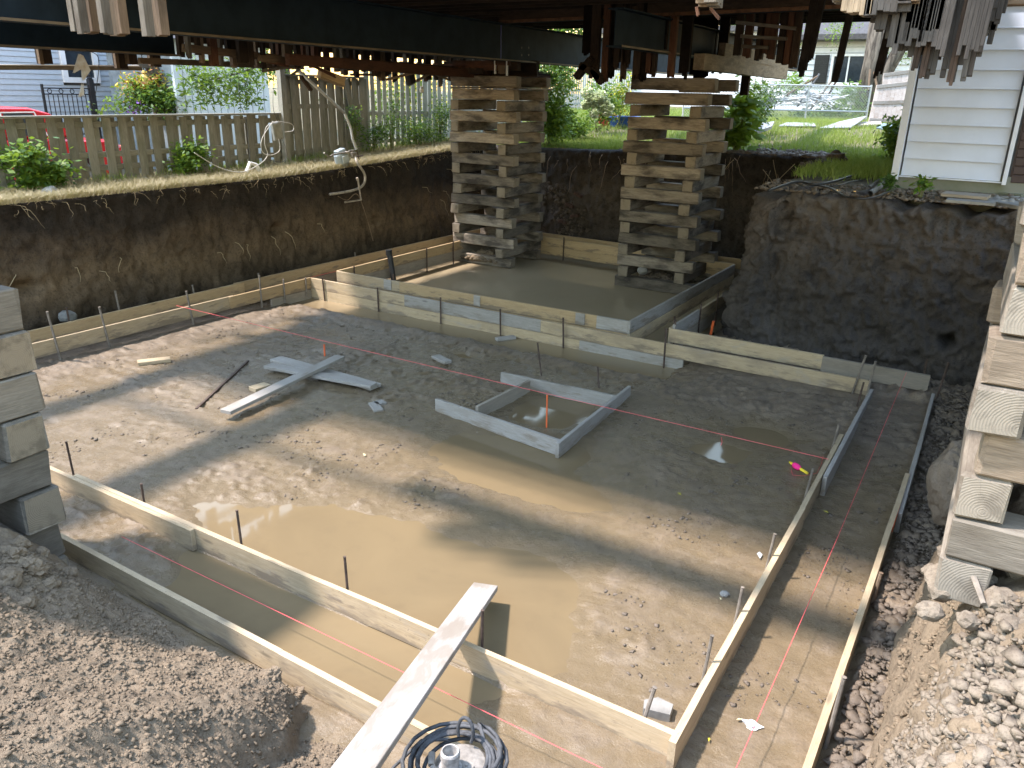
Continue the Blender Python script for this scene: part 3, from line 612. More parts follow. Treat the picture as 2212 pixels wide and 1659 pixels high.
# ================================================================== TIMBER CRIBS
def timber_mesh(L, s=.195, seed=0):
    v, f = cbox(L, s, s, .012); r = random.Random(seed)
    # five extra rings keep the stick slightly twisted and worn
    V = []
    for p in v:
        q = Vector(p); e = mnoise.noise_vector(Vector((q.x*1.5, q.y*9, q.z*9+seed*3.1)))*0.010
        V.append((q.x+r.uniform(-.012, .012), q.y+e.y+r.uniform(-.003, .003), q.z+e.z+r.uniform(-.003, .003)))
    me = meshdata('timber', V, f); return me
def with_ends(me, mat, mend):
    me.materials.append(mat); me.materials.append(mend)
    for p in me.polygons: p.material_index = 1 if abs(p.normal.x) > .9 else 0
    return me
TM = [with_ends(timber_mesh(1.47+0.05*math.sin(i*2.2), .195, i), M_crib, M_end) for i in range(6)]
def crib(label, x0, x1, y0, y1, ztop, mats, h=.2025, z0=0.0, start=0, mid=False, jit=.02, inset=.16, sd=1, tw=0.0):
    r = random.Random(sd); root = thing('timber_crib', label, 'timber crib', ((x0+x1)/2, (y0+y1)/2, z0), 0, 'stacked timber cribs holding up the house')
    z = z0; i = start; n = 0
    while z+h*0.6 < ztop:
        alongx = (i % 2 == 0); cx, cy = (x0+x1)/2, (y0+y1)/2
        ox = r.uniform(-jit, jit)-(tw if z > 2.1 else 0); oy = r.uniform(-jit, jit)
        for sgn in ((-1, 1) if not (mid and alongx) else (-1, 0, 1)):
            me = r.choice(mats); a = r.gauss(0, .016)+(math.pi if r.random() < .5 else 0)
            if alongx: M = Matrix.Translation((cx+ox+r.uniform(-jit, jit), cy+sgn*((y1-y0)/2-h/2-(inset*.3))+oy*.5+r.uniform(-jit, jit), z+h/2)) @ Matrix.Rotation(a, 4, 'Z')
            else: M = Matrix.Translation((cx+(ox if tw else 0)*.5+sgn*((x1-x0)/2-h/2-inset*.5)+ox*.5+r.uniform(-jit, jit)-inset*.3, cy+oy+r.uniform(-jit, jit), z+h/2)) @ Matrix.Rotation(a+math.pi/2, 4, 'Z')
            link('timber', me, None, root, M @ Matrix.Rotation(math.pi/2*r.randrange(4), 4, 'X'))
        z += h; i += 1; n += 1
    return root, z
c1, zt1 = crib('left one of the two far timber cribs standing in the flooded enclosure', -9.82, -8.33, 13.62, 15.02, 3.55, TM, sd=3, start=0)
c2, zt2 = crib('right one of the two far timber cribs, beside the dark earth block', -5.98, -4.52, 13.55, 15.05, 3.55, TM, sd=8, start=0)
board('shim', (-9.8, 13.72, zt1+.02), (-8.25, 13.70, zt1+.025), .19, .035, M_crib, c1); board('shim', (-8.4, 13.6, zt1+.02), (-8.4, 15.1, zt1+.02), .19, .035, M_crib, c1)
board('shim', (-5.0, 13.55, zt2+.02), (-4.35, 13.50, zt2+.02), .19, .03, M_crib, c2)
z = zt1+.04
for yy in (13.74, 14.9): link('timber', TM[1], None, c1, Matrix.Translation((-9.05, yy, z+.1)))
for yy in (13.72, 14.9): link('timber', TM[3], None, c2, Matrix.Translation((-5.2, yy, zt2+.135)))
# near cribs
TN = [with_ends(timber_mesh(1.48, .258, 20+i), M_cribN, M_end) for i in range(4)]
TP = [with_ends(timber_mesh(1.25, .198, 40+i), M_cribR, M_endP) for i in range(4)]+[with_ends(timber_mesh(1.25, .198, 50), M_cribB, M_end)]
crib('near timber crib cut by the left picture edge, standing in the loose soil', -6.44, -4.96, .97, 2.45, 3.4, TN, h=.264, z0=.12, sd=5, jit=.02, inset=.01, tw=.24)
crib('near timber crib cut by the right picture edge, of pale squared timbers', .075, 1.33, 3.52, 4.78, 3.6, TP, z0=1.33, sd=12, start=1, jit=.03, inset=.0)
# dirt and stones lying in the bottom timbers of the far cribs
def heap(name, lab, cx, cy, z, rx, ry, n, r0, r1, mat):
    x = rng.normal(0, .45, n).clip(-1, 1)*rx; y = rng.normal(0, .45, n).clip(-1, 1)*ry
    zz = z+0.16*np.exp(-(x/rx)**2*2-(y/ry)**2*2)*rng.uniform(0, 1, n)
    return tag(clods(name, np.stack([cx+x, cy+y, zz], -1), rng.uniform(r0, r1, n), mat, .7, .25), lab, 'rubble')
heap('rubble_heap', 'grey rubble heaped inside the foot of the left far crib', -9.1, 13.95, .1, .5, .35, 700, .02, .06, M_clod)
heap('rubble_heap', 'dark dirt heaped inside the foot of the right far crib', -5.3, 14.1, .08, .5, .4, 500, .02, .05, M_mudclod)
rock('round_boulder', (-5.5, 13.72, .33), .12, M_conc, 'round pale stone sitting between the bottom timbers of the right far crib', 'stone')
# ================================================================== FORMWORK
def form(label, name='footing_form', loc=(0, 0, 0)): return thing(name, label, 'formwork', loc, 0, 'lumber forms for the footing')
def stake(parent, p, top, r=.0095, lean=(0, 0), mat=None, z0=-.05, name='stake'):
    """rebar stake from the ground under p up to height top"""
    x, y = p; t = MB(); a = Vector((x-lean[0], y-lean[1], z0)); b = Vector((x+lean[0], y+lean[1], top))
    t.tube([a, (a+b)/2, b-(b-a).normalized()*.006, b], [r, r, r, r*1.25], 7)
    return t.go(name, mat or M_rust, parent)
BH = .185; BW = .04
# front inner
f = form('long inner front form board, running along the big puddle to the bottom right corner', loc=(-3.9, 3.3, 0))
board('board', (-6.45, 3.335, .10), (-.95, 3.335, .10), BW, BH, M_new, f, seg=8, rough=.004)
board('board', (-7.3, 3.29, .105), (-4.83, 3.29, .10), BW, BH, M_new, f, label='shorter board lapped over the left end')
for (u, v, lx, z0) in [(145, 955, .02, 0), (305, 1045, 0, 0), (513, 1103, .01, 0), (746, 1203, .01, 0), (1042, 1318, 0, 0)]:
    p = on_y(u, v, 3.375); stake(f, (p[0], 3.375), p[2], lean=(-lx*.7, .0), mat=M_rust)
p = on_y(1399, 1487, 3.40); stake(f, (p[0], 3.40), p[2], .012, (.03, .03), M_rebarp)
p = on_y(1489, 1432, 3.9); stake(f, (-.985, 3.95), .40, .011, (.01, 0.02), M_rebarp)
# front outer
f = form('outer front form board, half buried in the left soil bank, under the plank', loc=(-3.6, 2.65, 0))
board('board', (-5.7, 2.70, .10), (-3.2, 2.655, .105), BW, BH, M_new, f, seg=6, rough=.004)
board('board', (-3.2, 2.653, .105), (-1.47, 2.63, .10), BW, BH, M_new, f, seg=5, rough=.003)
# right inner
f = form('long right inner form from the bottom corner towards the middle wall', loc=(-.93, 6.5, 0))
board('board', (-.93, 3.24, .115), (-.93, 6.25, .115), BW, BH+.02, M_new, f, seg=6, rough=.002)
board('board', (-.935, 6.25, .115), (-.95, 8.05, .115), BW, BH+.01, M_new, f, seg=3, rough=.002)
board('board', (-.893, 6.95, .115), (-.90, 9.62, .13), BW, BH+.01, M_greyb, f)
for (y, top, ln) in [(4.55, .40, .01), (5.35, .40, .015), (6.6, .42, .02), (7.75, .42, .02)]: stake(f, (-.975, y), top, .0105, (ln, .01), M_rebarp)
stake(f, (-.975, 9.2), .42, .0105, (.02, .01), M_rust)
# right outer
f = form('outermost right form with orange paint marks, beside the muddy gap', loc=(-.28, 6, 0))
board('board', (-.30, 2.3, .115), (-.28, 4.95, .115), BW, BH+.02, M_new, f, seg=5, rough=.003)
board('board', (-.28, 4.95, .12), (-.27, 7.4, .13), BW, BH+.02, M_new, f, seg=4, rough=.003)
board('board', (-.235, 6.6, .12), (-.25, 8.3, .14), BW, BH, M_greyb, f); board('board', (-.25, 8.3, .14), (-.27, 9.8, .16), .035, BH, M_greyb, f)
stake(f, (-.245, 3.85), .52, .012, (.012, .01), M_rebarp)
stake(f, (-.24, 5.4), .30, .014, (.01, .02), M_bwood); board('orange_mark', (-.252, 6.3, .2), (-.252, 6.75, .2), .006, .05, M_orange, f)
# middle wall
f = form('two-board-high middle form wall with rebar stakes, before the flooded enclosure', loc=(-5.4, 9.6, 0))
xa = [-9.86, -7.86, -5.36]; zt = lambda x: .355-(x+9.86)*.0052
def wseg(x0, x1, zc, m, hh=BH, yo=0, lab=None): board('board', (x0, 9.6+yo+.008*(x0+9.86), zc+(-(x0+9.86)*.0052)), (x1, 9.6+yo+.008*(x1+9.86), zc+(-(x1+9.86)*.0052)), BW, hh-.002, m, f, label=lab)
wseg(-9.86, -7.83, .262, M_new); wseg(-7.83, -5.35, .262, M_greyb, lab='greyer upper board'); wseg(-5.35, -.93, .262, M_new, lab='long upper board running on to the right corner')
wseg(-9.86, -4.72, .075, M_new); wseg(-4.72, -3.2, .075, M_greyb, lab='grey lower board'); 
for u, v in [(697, 600), (815, 622), (951, 643), (1081, 668), (1218, 687), (1440, 710)]:
    p = on_y(u, v, 9.56); stake(f, (p[0], 9.565), p[2]+.0, .013, (random.uniform(-.02, .02), 0), M_rust)
for u, v in [(1866, 768), (1893, 782)]:
    p = on_y(u, v, 9.60); stake(f, (p[0]-.03, 9.62), min(p[2], .62), .013, (.05 if u < 1880 else .02, 0), M_rebarp)
# enclosure round the far cribs
f = form('rectangular flooded inner enclosure of boards round the two far cribs', 'enclosure_form', (-6.9, 12.4, 0))
board('board', (-9.58, 9.95, .352), (-8.2, 9.95, .352), BW, BH, M_new, f); board('board', (-8.2, 9.95, .352), (-5.2, 9.95, .352), BW, BH, M_newO, f)
board('board', (-5.2, 9.95, .352), (-4.62, 9.95, .352), BW, BH, M_newO, f); board('board', (-4.62, 9.95, .35), (-4.14, 9.95, .35), BW, BH, M_greyb, f, label='short grey end piece')
board('board', (-9.58, 9.95, .16), (-4.14, 9.95, .16), BW, BH, M_newO, f)
board('board', (-4.12, 9.93, .355), (-4.10, 14.75, .355), BW, BH, M_greyb, f, label='grey upper board of the right side'); board('board', (-4.12, 9.93, .165), (-4.10, 14.75, .165), BW, BH, M_new, f)
board('board', (-9.6, 9.97, .352), (-9.62, 15.3, .352), BW, BH, M_newO, f); board('board', (-9.6, 9.97, .165), (-9.62, 15.3, .165), BW, BH, M_greyd, f)
board('board', (-9.62, 15.3, .352), (-4.1, 14.8, .352), BW, BH, M_newO, f); board('board', (-9.62, 15.3, .165), (-4.1, 14.8, .165), BW, BH, M_newO, f)
for y in (10.35, 11.4, 12.45, 13.35): stake(f, (-9.555, y), .47, .013, (0, 0), M_rust)
for x in (-7.9, -6.5): stake(f, (x, 15.10), .50, .013, (0, 0), M_rust)
board('cleat', (-8.52, 9.922, .36), (-8.36, 9.922, .36), .012, .17, M_greyb, f); board('cleat', (-4.95, 9.922, .36), (-4.8, 9.922, .36), .012, .17, M_greyb, f); board('cleat', (-6.72, 9.922, .36), (-6.6, 9.922, .36), .012, .17, M_greyb, f)
# outer left + back
f = form('outer left form against the tall clay wall, running to the far corner', loc=(-10.2, 9.5, 0))
board('board', (-10.2, 3.4, .345), (-10.2, 8.45, .34), BW, .2, M_newO, f); board('board', (-10.235, 8.3, .345), (-10.2, 11.8, .34), BW, .2, M_newO, f); board('board', (-10.2, 11.8, .34), (-10.18, 15.75, .33), BW, .2, M_newO, f)
board('board', (-10.2, 3.4, .15), (-10.2, 15.7, .15), BW, .18, M_greyd, f)
for (u, v) in [(252, 628), (418, 615), (560, 590), (768, 545)]:
    p = on_x(u, v, -10.26); stake(f, (-10.26, p[1]), p[2], .014, (0, -.02), M_rebarp)
stake(f, (-10.26, 5.6), .62, .013)
f = form('outer back form below the far clay wall', loc=(-7, 15.7, 0))
board('board', (-10.18, 15.75, .34), (-3.5, 15.35, .34), BW, .2, M_newO, f); board('board', (-10.18, 15.75, .14), (-3.5, 15.35, .14), BW, .19, M_greyd, f)
board('board', (-3.5, 15.35, .34), (-3.52, 14.0, .34), BW, .2, M_new, f)
for x in (-6.3, -3.9): stake(f, (x, 15.62), .6, .013)
# inner left
f = form('inner left form board with rebar stakes, sunlit beside the wet sand', loc=(-9.86, 7, 0))
board('board', (-9.86, 3.6, .285), (-9.86, 7.95, .275), BW, .19, M_new, f, seg=4, rough=.002); board('board', (-9.84, 7.85, .275), (-9.87, 9.6, .262), BW, .19, M_newO, f); board('board', (-9.87, 8.7, .08), (-9.87, 9.6, .07), BW, .17, M_greyd, f)
for (u, v) in [(107, 672), (219, 662), (406, 628), (560, 596), (612, 603), (660, 600)]:
    p = on_x(u, v, -9.82); stake(f, (-9.82, p[1]), min(p[2], .75), .014, (0, -.03 if u < 500 else 0), M_rebarp, .05)
# corner behind the middle wall on the right
f = form('grey form behind the middle wall, running right to the dark earth block', loc=(-2, 10.05, 0))
board('board', (-3.57, 10.05, .315), (-1.55, 10.07, .305), BW, .19, M_new, f); board('board', (-1.56, 10.04, .29), (-.35, 10.09, .27), BW, .2, M_greyd, f, seg=3, rough=.004)
board('board', (-3.57, 10.07, .315), (-3.56, 13.3, .33), BW, .19, M_new, f); board('board', (-3.57, 10.07, .12), (-3.56, 13.3, .13), BW, .19, M_greyd, f)
board('board', (-3.53, 10.1, .36), (-3.53, 11.1, .36), BW, .19, M_greyb, f, label='short pale board lapped on the side')
for (x, y, t) in [(-3.52, 10.12, .52), (-3.62, 10.35, .5), (-3.53, 11.2, .52), (-3.53, 12.0, .56), (-.42, 10.12, .55)]: stake(f, (x, y), t, .012)
tag(stake(None, (-.22, 9.85), .62, .012, (.03, .03), M_rust, name='rebar_stake'), 'rebar stake in the mud at the right end of the grey form', 'rebar stake')
# square pad form in the middle
f = form('square frame of four overlapping boards lying in the middle of the floor', 'pad_form', (-4, 7.2, 0))
def pb(a, b, m, za=.085): 
    A = on_z(*a, .165); B = on_z(*b, .165); board('board', (A[0], A[1], za), (B[0], B[1], za), BW, .165, m, f)
pb((942, 861), (1212, 952), M_greyb); pb((1083, 804), (1335, 856), M_greyb); pb((1204, 958), (1360, 834), M_greyb, .088); pb((1030, 878), (1143, 822), M_greyd, .086)
# stakes standing free
def fstake(u0, v0, u1, v1, lab, mat=M_rust, r=.011, cat='rebar stake', name='rebar_stake', grp='rebar stakes standing alone', zz=None):
    b = on_z(u0, v0, 0.02); w = float((b-np.array([0, 0, EYE])) @ cf); tp = at_w(u1, v1, w)
    t = MB(); b[2] -= .08; t.tube([b, (b+tp)/2, tp], r, 7); return tag(t.go(name, mat), lab, cat, grp)
fstake(1172, 815, 1161, 740, 'rebar stake half in the flooded ditch, behind the square frame')
fstake(1296, 842, 1291, 792, 'short rebar stake just behind the square frame')
fstake(1334, 862, 1345, 838, 'short rusty stake leaning inside the right corner of the square frame')
fstake(702, 778, 700, 744, 'orange stake beside the crossed planks', M_orange, .012, 'marking stake', 'orange_stake', 'orange marking stakes')
fstake(1181, 921, 1182, 853, 'orange stake in the puddle inside the square frame', M_orange, .009, 'marking stake', 'orange_stake', 'orange marking stakes')
p = on_z(1533, 724, .1); t = MB(); t.tube([(p[0], p[1], 0.0), (p[0]+.03, p[1]+.02, .32)], .02, 8); tag(t.go('orange_stake', M_orange), 'thick orange stake in the corner behind the middle wall', 'marking stake', 'orange marking stakes')
# ================================================================== STRINGS
def string(lab, pts, r=.0028):
    t = MB(); t.tube(pts, r*.8, 5); return tag(t.go('string_line', M_string), lab, 'string line', 'pink mason strings')
P = [on_z(381, 660, .42), on_z(900, 780, .30), on_z(1470, 916, .27), on_z(1790, 992, .28)]
string('pink string crossing the whole floor from the left forms to the right inner form', [Vector(P[0]), Vector(P[0]).lerp(Vector(P[3]), .33)-Vector((0, 0, .01)), Vector(P[0]).lerp(Vector(P[3]), .66)-Vector((0, 0, .01)), Vector(P[3])], .0032)
string('pink string over the front trench, passing behind the pump', [(-5.3, 3.0, .12), (-3.6, 2.97, .145), (-1.0, 2.93, .17), (.0, 2.9, .2)], .0026)
string('pink string over the right trench', [(-.60, 1.9, .2), (-.60, 6, .19), (-.60, 10.0, .38)], .0028)
string('faint pink string between the two left forms', [(-10.05, 3.6, .3), (-10.05, 9, .3), (-10.05, 14, .3)], .004)
tk = MB(); tk.tube([on_z(1558, 945, .27), on_z(1560, 955, .22), on_z(1557, 962, .2)], .003, 4); tag(tk.go('string_tail', M_string), 'loose knot tail hanging from the long pink string', 'string')
# string reel
p = on_z(1705, 1000, .05); q = on_z(1745, 1025, .05); a, b = Vector([float(t) for t in p]), Vector([float(t) for t in q]); d = (b-a).normalized(); L = (b-a).length
rl = thing('string_reel', 'pink mason line wound on a yellow plastic reel, lying in the mud', 'string reel', a)
Mx = d.to_track_quat('Z', 'Y').to_matrix().to_4x4(); Mx.translation = a+Vector((0, 0, .01))
m = MB(); m.lathe([(.008, 0), (.014, L*.12), (.012, L*.3), (.011, L*.6), (.016, L*.64), (.014, L*.7), (.013, L*.97), (.009, L*.97), (.009, L*.9)], 12, Mx); m.go('reel_core', plain('yellow_plastic', (.85, .65, .03), .4, var=.0), rl, smooth=True)
m = MB(); m.lathe([(.014, L*.2), (.028, L*.26), (.03, L*.4), (.026, L*.52), (.013, L*.6)], 14, Mx); m.go('string_wrap', plain('hot_pink_line', (.95, .03, .25), .6, var=.02), rl, smooth=True)
string('loose pink string end curling from the reel to the stake', [on_z(1708, 1010, .035), on_z(1712, 1026, .03), on_z(1735, 1028, .03), on_z(1765, 1022, .04), on_z(1775, 1000, .06), on_z(1778, 985, .26)], .002)
# ================================================================== LOOSE LUMBER
def loose(name, lab, a, b, z, w, h, m, cat='board', grp=None, tilt=0.0, zb=None, c=.003, seg=1):
    A = on_z(*a, z+h/2); B = on_z(*b, (zb if zb is not None else z)+h/2)
    return tag(board(name, A, B, w, h, m, None, c, tilt, seg=seg), lab, cat, grp)
loose('board', 'lower one of the two grey boards under the crossing board', (595, 775), (812, 836), .045, .19, .038, M_greyb)
loose('board', 'upper grey board with a cracked end, lying on another grey board', (578, 790), (808, 833), .085, .15, .038, M_greyb)
loose('board', 'narrow grey board laid across the two flat grey boards', (487, 890), (735, 771), .11, .145, .04, M_greyb, zb=.14)
loose('short_board', 'short pale board lying alone on the left of the floor', (297, 784), (368, 776), .035, .13, .045, M_new)
loose('wood_offcut', 'pale block half under the crossing board', (545, 842), (578, 832), .03, .14, .05, M_new)
loose('wood_offcut', 'small grey offcut lying near the flooded ditch', (940, 770), (968, 783), .03, .12, .04, M_greyb)
loose('wood_offcut', 'muddy offcut floating in the ditch by the middle wall', (1072, 733), (1112, 728), .0, .10, .04, M_plank)
loose('iron_bar', 'dark bar lying on the mud left of the crossed boards', (424, 884), (536, 780), .025, .03, .03, M_rust, 'bar')
# L-shaped grey offcut
p = on_z(812, 880, .03); m = MB(); m.box(0, 0, 0, .26, .11, .04, .003); m.box(-.08, .1, 0, .11, .12, .04, .003, Matrix.Rotation(.3, 4, 'Z')); tag(m.go('notched_offcut', M_greyb, M=Matrix.Translation(Vector([float(t) for t in p])) @ Matrix.Rotation(-.6, 4, 'Z')), 'notched grey offcut lying in front of the crossed boards', 'offcut')
# foreground plank
A = np.array([-2.58, 3.97, .135]); B = np.array([-1.70, 1.45, .86])
tag(board('plank', A, B, .175, .04, M_plank, None, .003), 'long muddy grey plank laid from the bank over the front forms', 'plank')
# bricks, paper, scraps
p = on_z(1420, 1532, .06); m = MB(); v = [(-.09, -.05), (.08, -.07), (.1, .03), (.0, .075), (-.09, .03)]; n = len(v)
m.v = [(a*.9, b*.9, -.03) for a, b in v]+[(a*.88, b*.88, .03) for a, b in v]; m.f = [tuple(range(n))[::-1], tuple(range(n, 2*n))]+[(i, (i+1) % n, n+(i+1) % n, n+i) for i in range(n)]
tag(m.go('paver_piece', M_conc, M=Matrix.Translation(Vector([float(t) for t in p])) @ Matrix.Rotation(.35, 4, 'Z')), 'broken grey paver piece in the corner of the front and right forms', 'paver')
rock('crumpled_paper', on_z(1625, 1567, .04), .045, M_paper, 'crumpled white wrapper on the mud at the bottom of the right trench', 'litter', squash=.35, jag=.5)
rock('stone', on_z(1566, 1283, .04), .035, M_conc, 'grey stone on the floor beside the right inner form', 'stone'); rock('stone', on_z(1940, 1175, .04), .03, M_conc, 'pale stone outside the outermost right form', 'stone')
def flat_leaf(u, v, lab, mat, L=.05, z=None):
    p = on_z(u, v, 0.02); p[2] = float(F(p[0], p[1]))+.014; m = MB(); m.v = [(-L/2, 0, 0), (-L*.1, -L*.2, .006), (L/2, 0, .004), (-L*.1, L*.2, .004)]; m.f = [(0, 1, 2, 3)]
    return tag(m.go('fallen_leaf', mat, M=Matrix.Translation(Vector([float(t) for t in p])) @ Matrix.Rotation(random.uniform(0, 6), 4, 'Z')), lab, 'leaf')
M_yl = plain('yellow_leaf', (.55, .5, .05), .6, var=.1); M_gl = plain('pale_leaf', (.45, .42, .25), .6, var=.1); M_clear = plain('plastic_scrap', (.55, .6, .6), .25, var=.05)
flat_leaf(1467, 1073, 'yellow-green leaf on the mud right of the centre', M_yl, .07); flat_leaf(1596, 1563, 'small tan leaf just left of the white wrapper', M_gl, .04)
flat_leaf(1530, 1607, 'brown and yellow leaf at the bottom of the right trench', M_yl, .035); flat_leaf(787, 989, 'pale leaf on the mud in the middle left of the floor', M_gl, .07); flat_leaf(1783, 1110, 'tiny yellow leaf beside the stake of the right inner form', M_yl, .05)
flat_leaf(1640, 1205, 'clear plastic scrap beside the right inner form', M_clear, .11); flat_leaf(1555, 1300, 'tan scrap on the lit floor', M_gl, .03)
# ================================================================== BLACK PIPE
p = on_z(852, 613, 0); pi = thing('vent_pipe', 'black plastic pipe standing up in the flooded enclosure near its left corner', 'pipe', (p[0], p[1], 0))
q = on_y(840, 541, p[1]); m = MB(); m.tube([(p[0], p[1], -.05), (p[0]*.5+q[0]*.5, p[1], q[2]/2), (q[0], p[1], q[2])], .05, 16); m.go('pipe', M_black, pi, smooth=False)
m = MB(); m.tube([(q[0]+.003, p[1], q[2]-.09), (q[0], p[1], q[2]+.01)], .06, 16); m.go('collar', M_black, pi)
m = MB(); m.tube([(p[0]+.05, p[1]-.08, -.05), (p[0]+.05, p[1]-.08, .2)], .012, 6); m.go('stub', M_rust, pi)
# ================================================================== PUMP
px, py = -1.69, 2.41
pu = thing('submersible_pump', 'muddy blue submersible pump with its black cable coiled over it', 'pump', (px, py, 0))
T = Matrix.Translation((px, py, 0))
m = MB(); m.lathe([(.13, .0), (.14, .02), (.14, .04), (.125, .06), (.125, .30), (.13, .31), (.13, .325)], 24, T); m.go('pump_body', M_blue, pu, smooth=False)
m = MB(); m.lathe([(.132, .326), (.135, .33), (.135, .36), (.11, .385), (.06, .395)], 24, T); m.box(0, -.06, .39, .15, .12, .02, .004, T); m.go('top_casting', M_metal, pu)
T2 = Matrix.Translation((px-.02, py-.07, .39))
m = MB(); m.lathe([(.055, 0), (.055, .015), (.043, .018), (.041, .07), (.047, .072), (.047, .10), (.042, .11), (.036, .11), (.034, .05)], 22, T2); m.go('outlet', plain('dusty_outlet', (.42, .40, .37), .8, var=.25, scale=30, bump=.3), pu)
for k in range(4):
    a = .6+k*math.pi/2; m = MB(); m.lathe([(.012, 0), (.012, .012), (.006, .014), (.006, .024)], 6, T2 @ Matrix.Translation((.075*math.cos(a), .075*math.sin(a), .0))); m.go('bolt', M_metal, pu)
m = MB(); m.tube([Vector((px-.05+.045*math.cos(a), py+.10+.01*math.sin(a), .40+.06+.075*math.sin(a))) for a in np.linspace(-.6, math.pi+.6, 14)], .009, 8); m.go('handle', M_cable, pu)
cp = []
for k in range(150):
    a = k/150*2*math.pi*7.3; rr = .185+.035*math.sin(k*.13)+.018*math.sin(a*.31+1); cp.append((px-.035+rr*1.12*math.cos(a), py-.01+rr*math.sin(a), .36+.028*math.sin(a*.47)+.035*math.sin(a+1.0)+.006*(k//21)))
cp += [(px+.22, py-.02, .33), (px+.26, py-.06, .2), (px+.22, py-.2, .05)]
m = MB(); m.tube(cp, .0105, 7); m.go('coiled_cable', M_cable, pu, smooth=True)
m = MB(); m.tube([(px-.14, py+.08, .38), (px-.26, py+.02, .36), (px-.34, py-.1, .25), (px-.40, py-.25, .14), (px-.42, py-.4, .1)], .0085, 7); m.go('cable_tail', M_cable, pu, smooth=True)
m = MB(); m.tube([(px-.10, py-.11, .40), (px-.135, py-.06, .415)], .017, 9); m.tube([(px-.02, py-.135, .41), (px-.09, py-.12, .405)], .012, 8); m.go('cable_plug', M_metal, pu)
for k, (dx, dy, ln) in enumerate([(0, 0, 0), (.06, -.03, .01), (.1, -.06, .02), (-.02, -.08, 0)]):
    t = MB(); t.tube([(px+.33+dx, py-.28+dy, .10), (px+.42+dx+ln, py-.07+dy, .16)], .014, 7); tag(t.go('old_stake', M_rebarp), ['uppermost muddy stake','second muddy stake','outermost muddy stake','lowest short muddy stake'][k]+' of the bundle lying to the right of the pump', 'stake', 'bundle of old stakes by the pump')
M_sill = wood('split_sill_wood', (.20, .155, .105), (.30, .235, .165), (.09, .068, .048), .5, .7, .1, grain=7, rough=.9, bump=.9)
M_greyr = wood('grey_rotten_wood', (.05, .047, .044), (.08, .075, .07), (.05, .038, .03), .54, .8, .12, grain=7, rough=.95, bump=1.0)
# ================================================================== THE LIFTED HOUSE OVERHEAD
M_side = plain('house_white_cladding', (.62, .63, .62), .7, var=.1)
M_roof = plain('grey_roof_shingle', (.07, .07, .075), .9, var=.2, scale=12)
hs = thing('lifted_house', 'dark underside of the house jacked up on timber cribs over the pit', 'house', (-6, 10, 4.9))
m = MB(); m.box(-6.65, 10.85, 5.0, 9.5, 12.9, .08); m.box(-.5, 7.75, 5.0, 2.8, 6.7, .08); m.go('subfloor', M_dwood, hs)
m = MB(); m.box(-6.65, 10.85, 6.12, 9.45, 12.8, 2.15); m.box(-.47, 7.75, 6.12, 2.7, 6.6, 2.15); m.go('wall', M_side, hs)
m = MB(); m.v = [(-11.4, 4.2, 7.2), (-1.8, 4.2, 7.2), (-1.8, 17.5, 7.2), (-11.4, 17.5, 7.2), (-6.6, 4.2, 8.4), (-6.6, 17.5, 8.4)]; m.f = [(0, 3, 2, 1), (0, 4, 5, 3), (1, 2, 5, 4), (0, 1, 4), (3, 5, 2)]
m.box(-.42, 7.75, 7.28, 2.74, 6.9, .12); m.go('roof', M_roof, hs)
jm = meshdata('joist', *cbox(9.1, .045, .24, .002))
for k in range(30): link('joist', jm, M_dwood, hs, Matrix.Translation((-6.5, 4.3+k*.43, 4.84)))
# steel
def ibeam(m, p, q, h, w, tf=.02, tw=.016):
    """wide-flange section, p,q = centre line of the bottom face"""
    p, q = Vector(p), Vector(q); d = (q-p).normalized(); s = Vector((d.y, -d.x, 0)).normalized(); L = (q-p).length; c = (p+q)/2
    R = Matrix((d, s, Vector((0, 0, 1)))).transposed().to_4x4()
    for (zz, hh, ww) in ((tf/2, tf, w), (h/2, h-2*tf-.002, tw), (h-tf/2, tf, w)):
        v, f = cbox(L, ww, hh, .002); m.add(v, f, Matrix.Translation(c+Vector((0, 0, zz))) @ R)
    return m
def beam(lab, p, q, h, w, name='steel_beam'):
    r = thing(name, lab, 'steel beam', p, 0, 'steel beams under the house')
    ibeam(MB(), p, q, h, w).go('web', M_steel, r); p, q = Vector(p), Vector(q); d = (q-p).normalized(); s = Vector((d.y, -d.x, 0))
    m = MB(); m.bar(p+s*(w/2+.004)+Vector((0, 0, .011)), q+s*(w/2+.004)+Vector((0, 0, .011)), .006, .026); m.go('lit_flange_edge', M_flange_lit, r)  # paler brown strip painted on as the lit edge of the flange
    return r
b1 = beam('big dark blue steel beam crossing above the left far crib', (-8.35, 1.2, 3.93), (-8.35, 24.0, 3.93), .62, .26)
q = on_x(1083, 100, -8.33); m = MB(); m.box(-8.339, q[1], 4.24, .004, .04, .56); m.go('blue_mark', plain('blue_crayon', (.02, .04, .22), .6, bump=0), b1)
for (u, v) in [(1127, 103), (1127, 119), (1142, 103), (1142, 119)]:
    q = on_x(u, v, -8.34); m = MB(); m.box(-8.339, q[1], q[2], .006, .03, .03, .002); m.go('bolt', M_black, b1)
beam('shorter dark steel beam behind the big one, at the left edge of the house', (-10.5, 1.2, 3.78), (-10.5, 7.9, 3.78), .5, .24)
beam('dark steel beam running over the right far crib', (-5.1, 11.0, 4.02), (-5.1, 22, 4.02), .5, .24)
p = on_z(1085, 51, 4.56); q = on_z(1832, 19, 4.56); cb = beam('rusty brown cross beam lying on top of the big steel beam', tuple(p), tuple(q), .36, .2, 'cross_beam')
m = MB(); m.bar(Vector(p)+Vector((0, -.115, .02)), Vector(q)+Vector((0, -.115, .02)), .03, .05, .002); m.go('bottom_strip', plain('rusty_brown_strip', (.15, .07, .035), .7, var=.3), cb)
m = MB(); m.bar(Vector(p)+Vector((0, -.10, .21)), Vector(q)+Vector((0, -.10, .21)), .03, .32, .002); m.go('side_plate', M_dwood, cb)
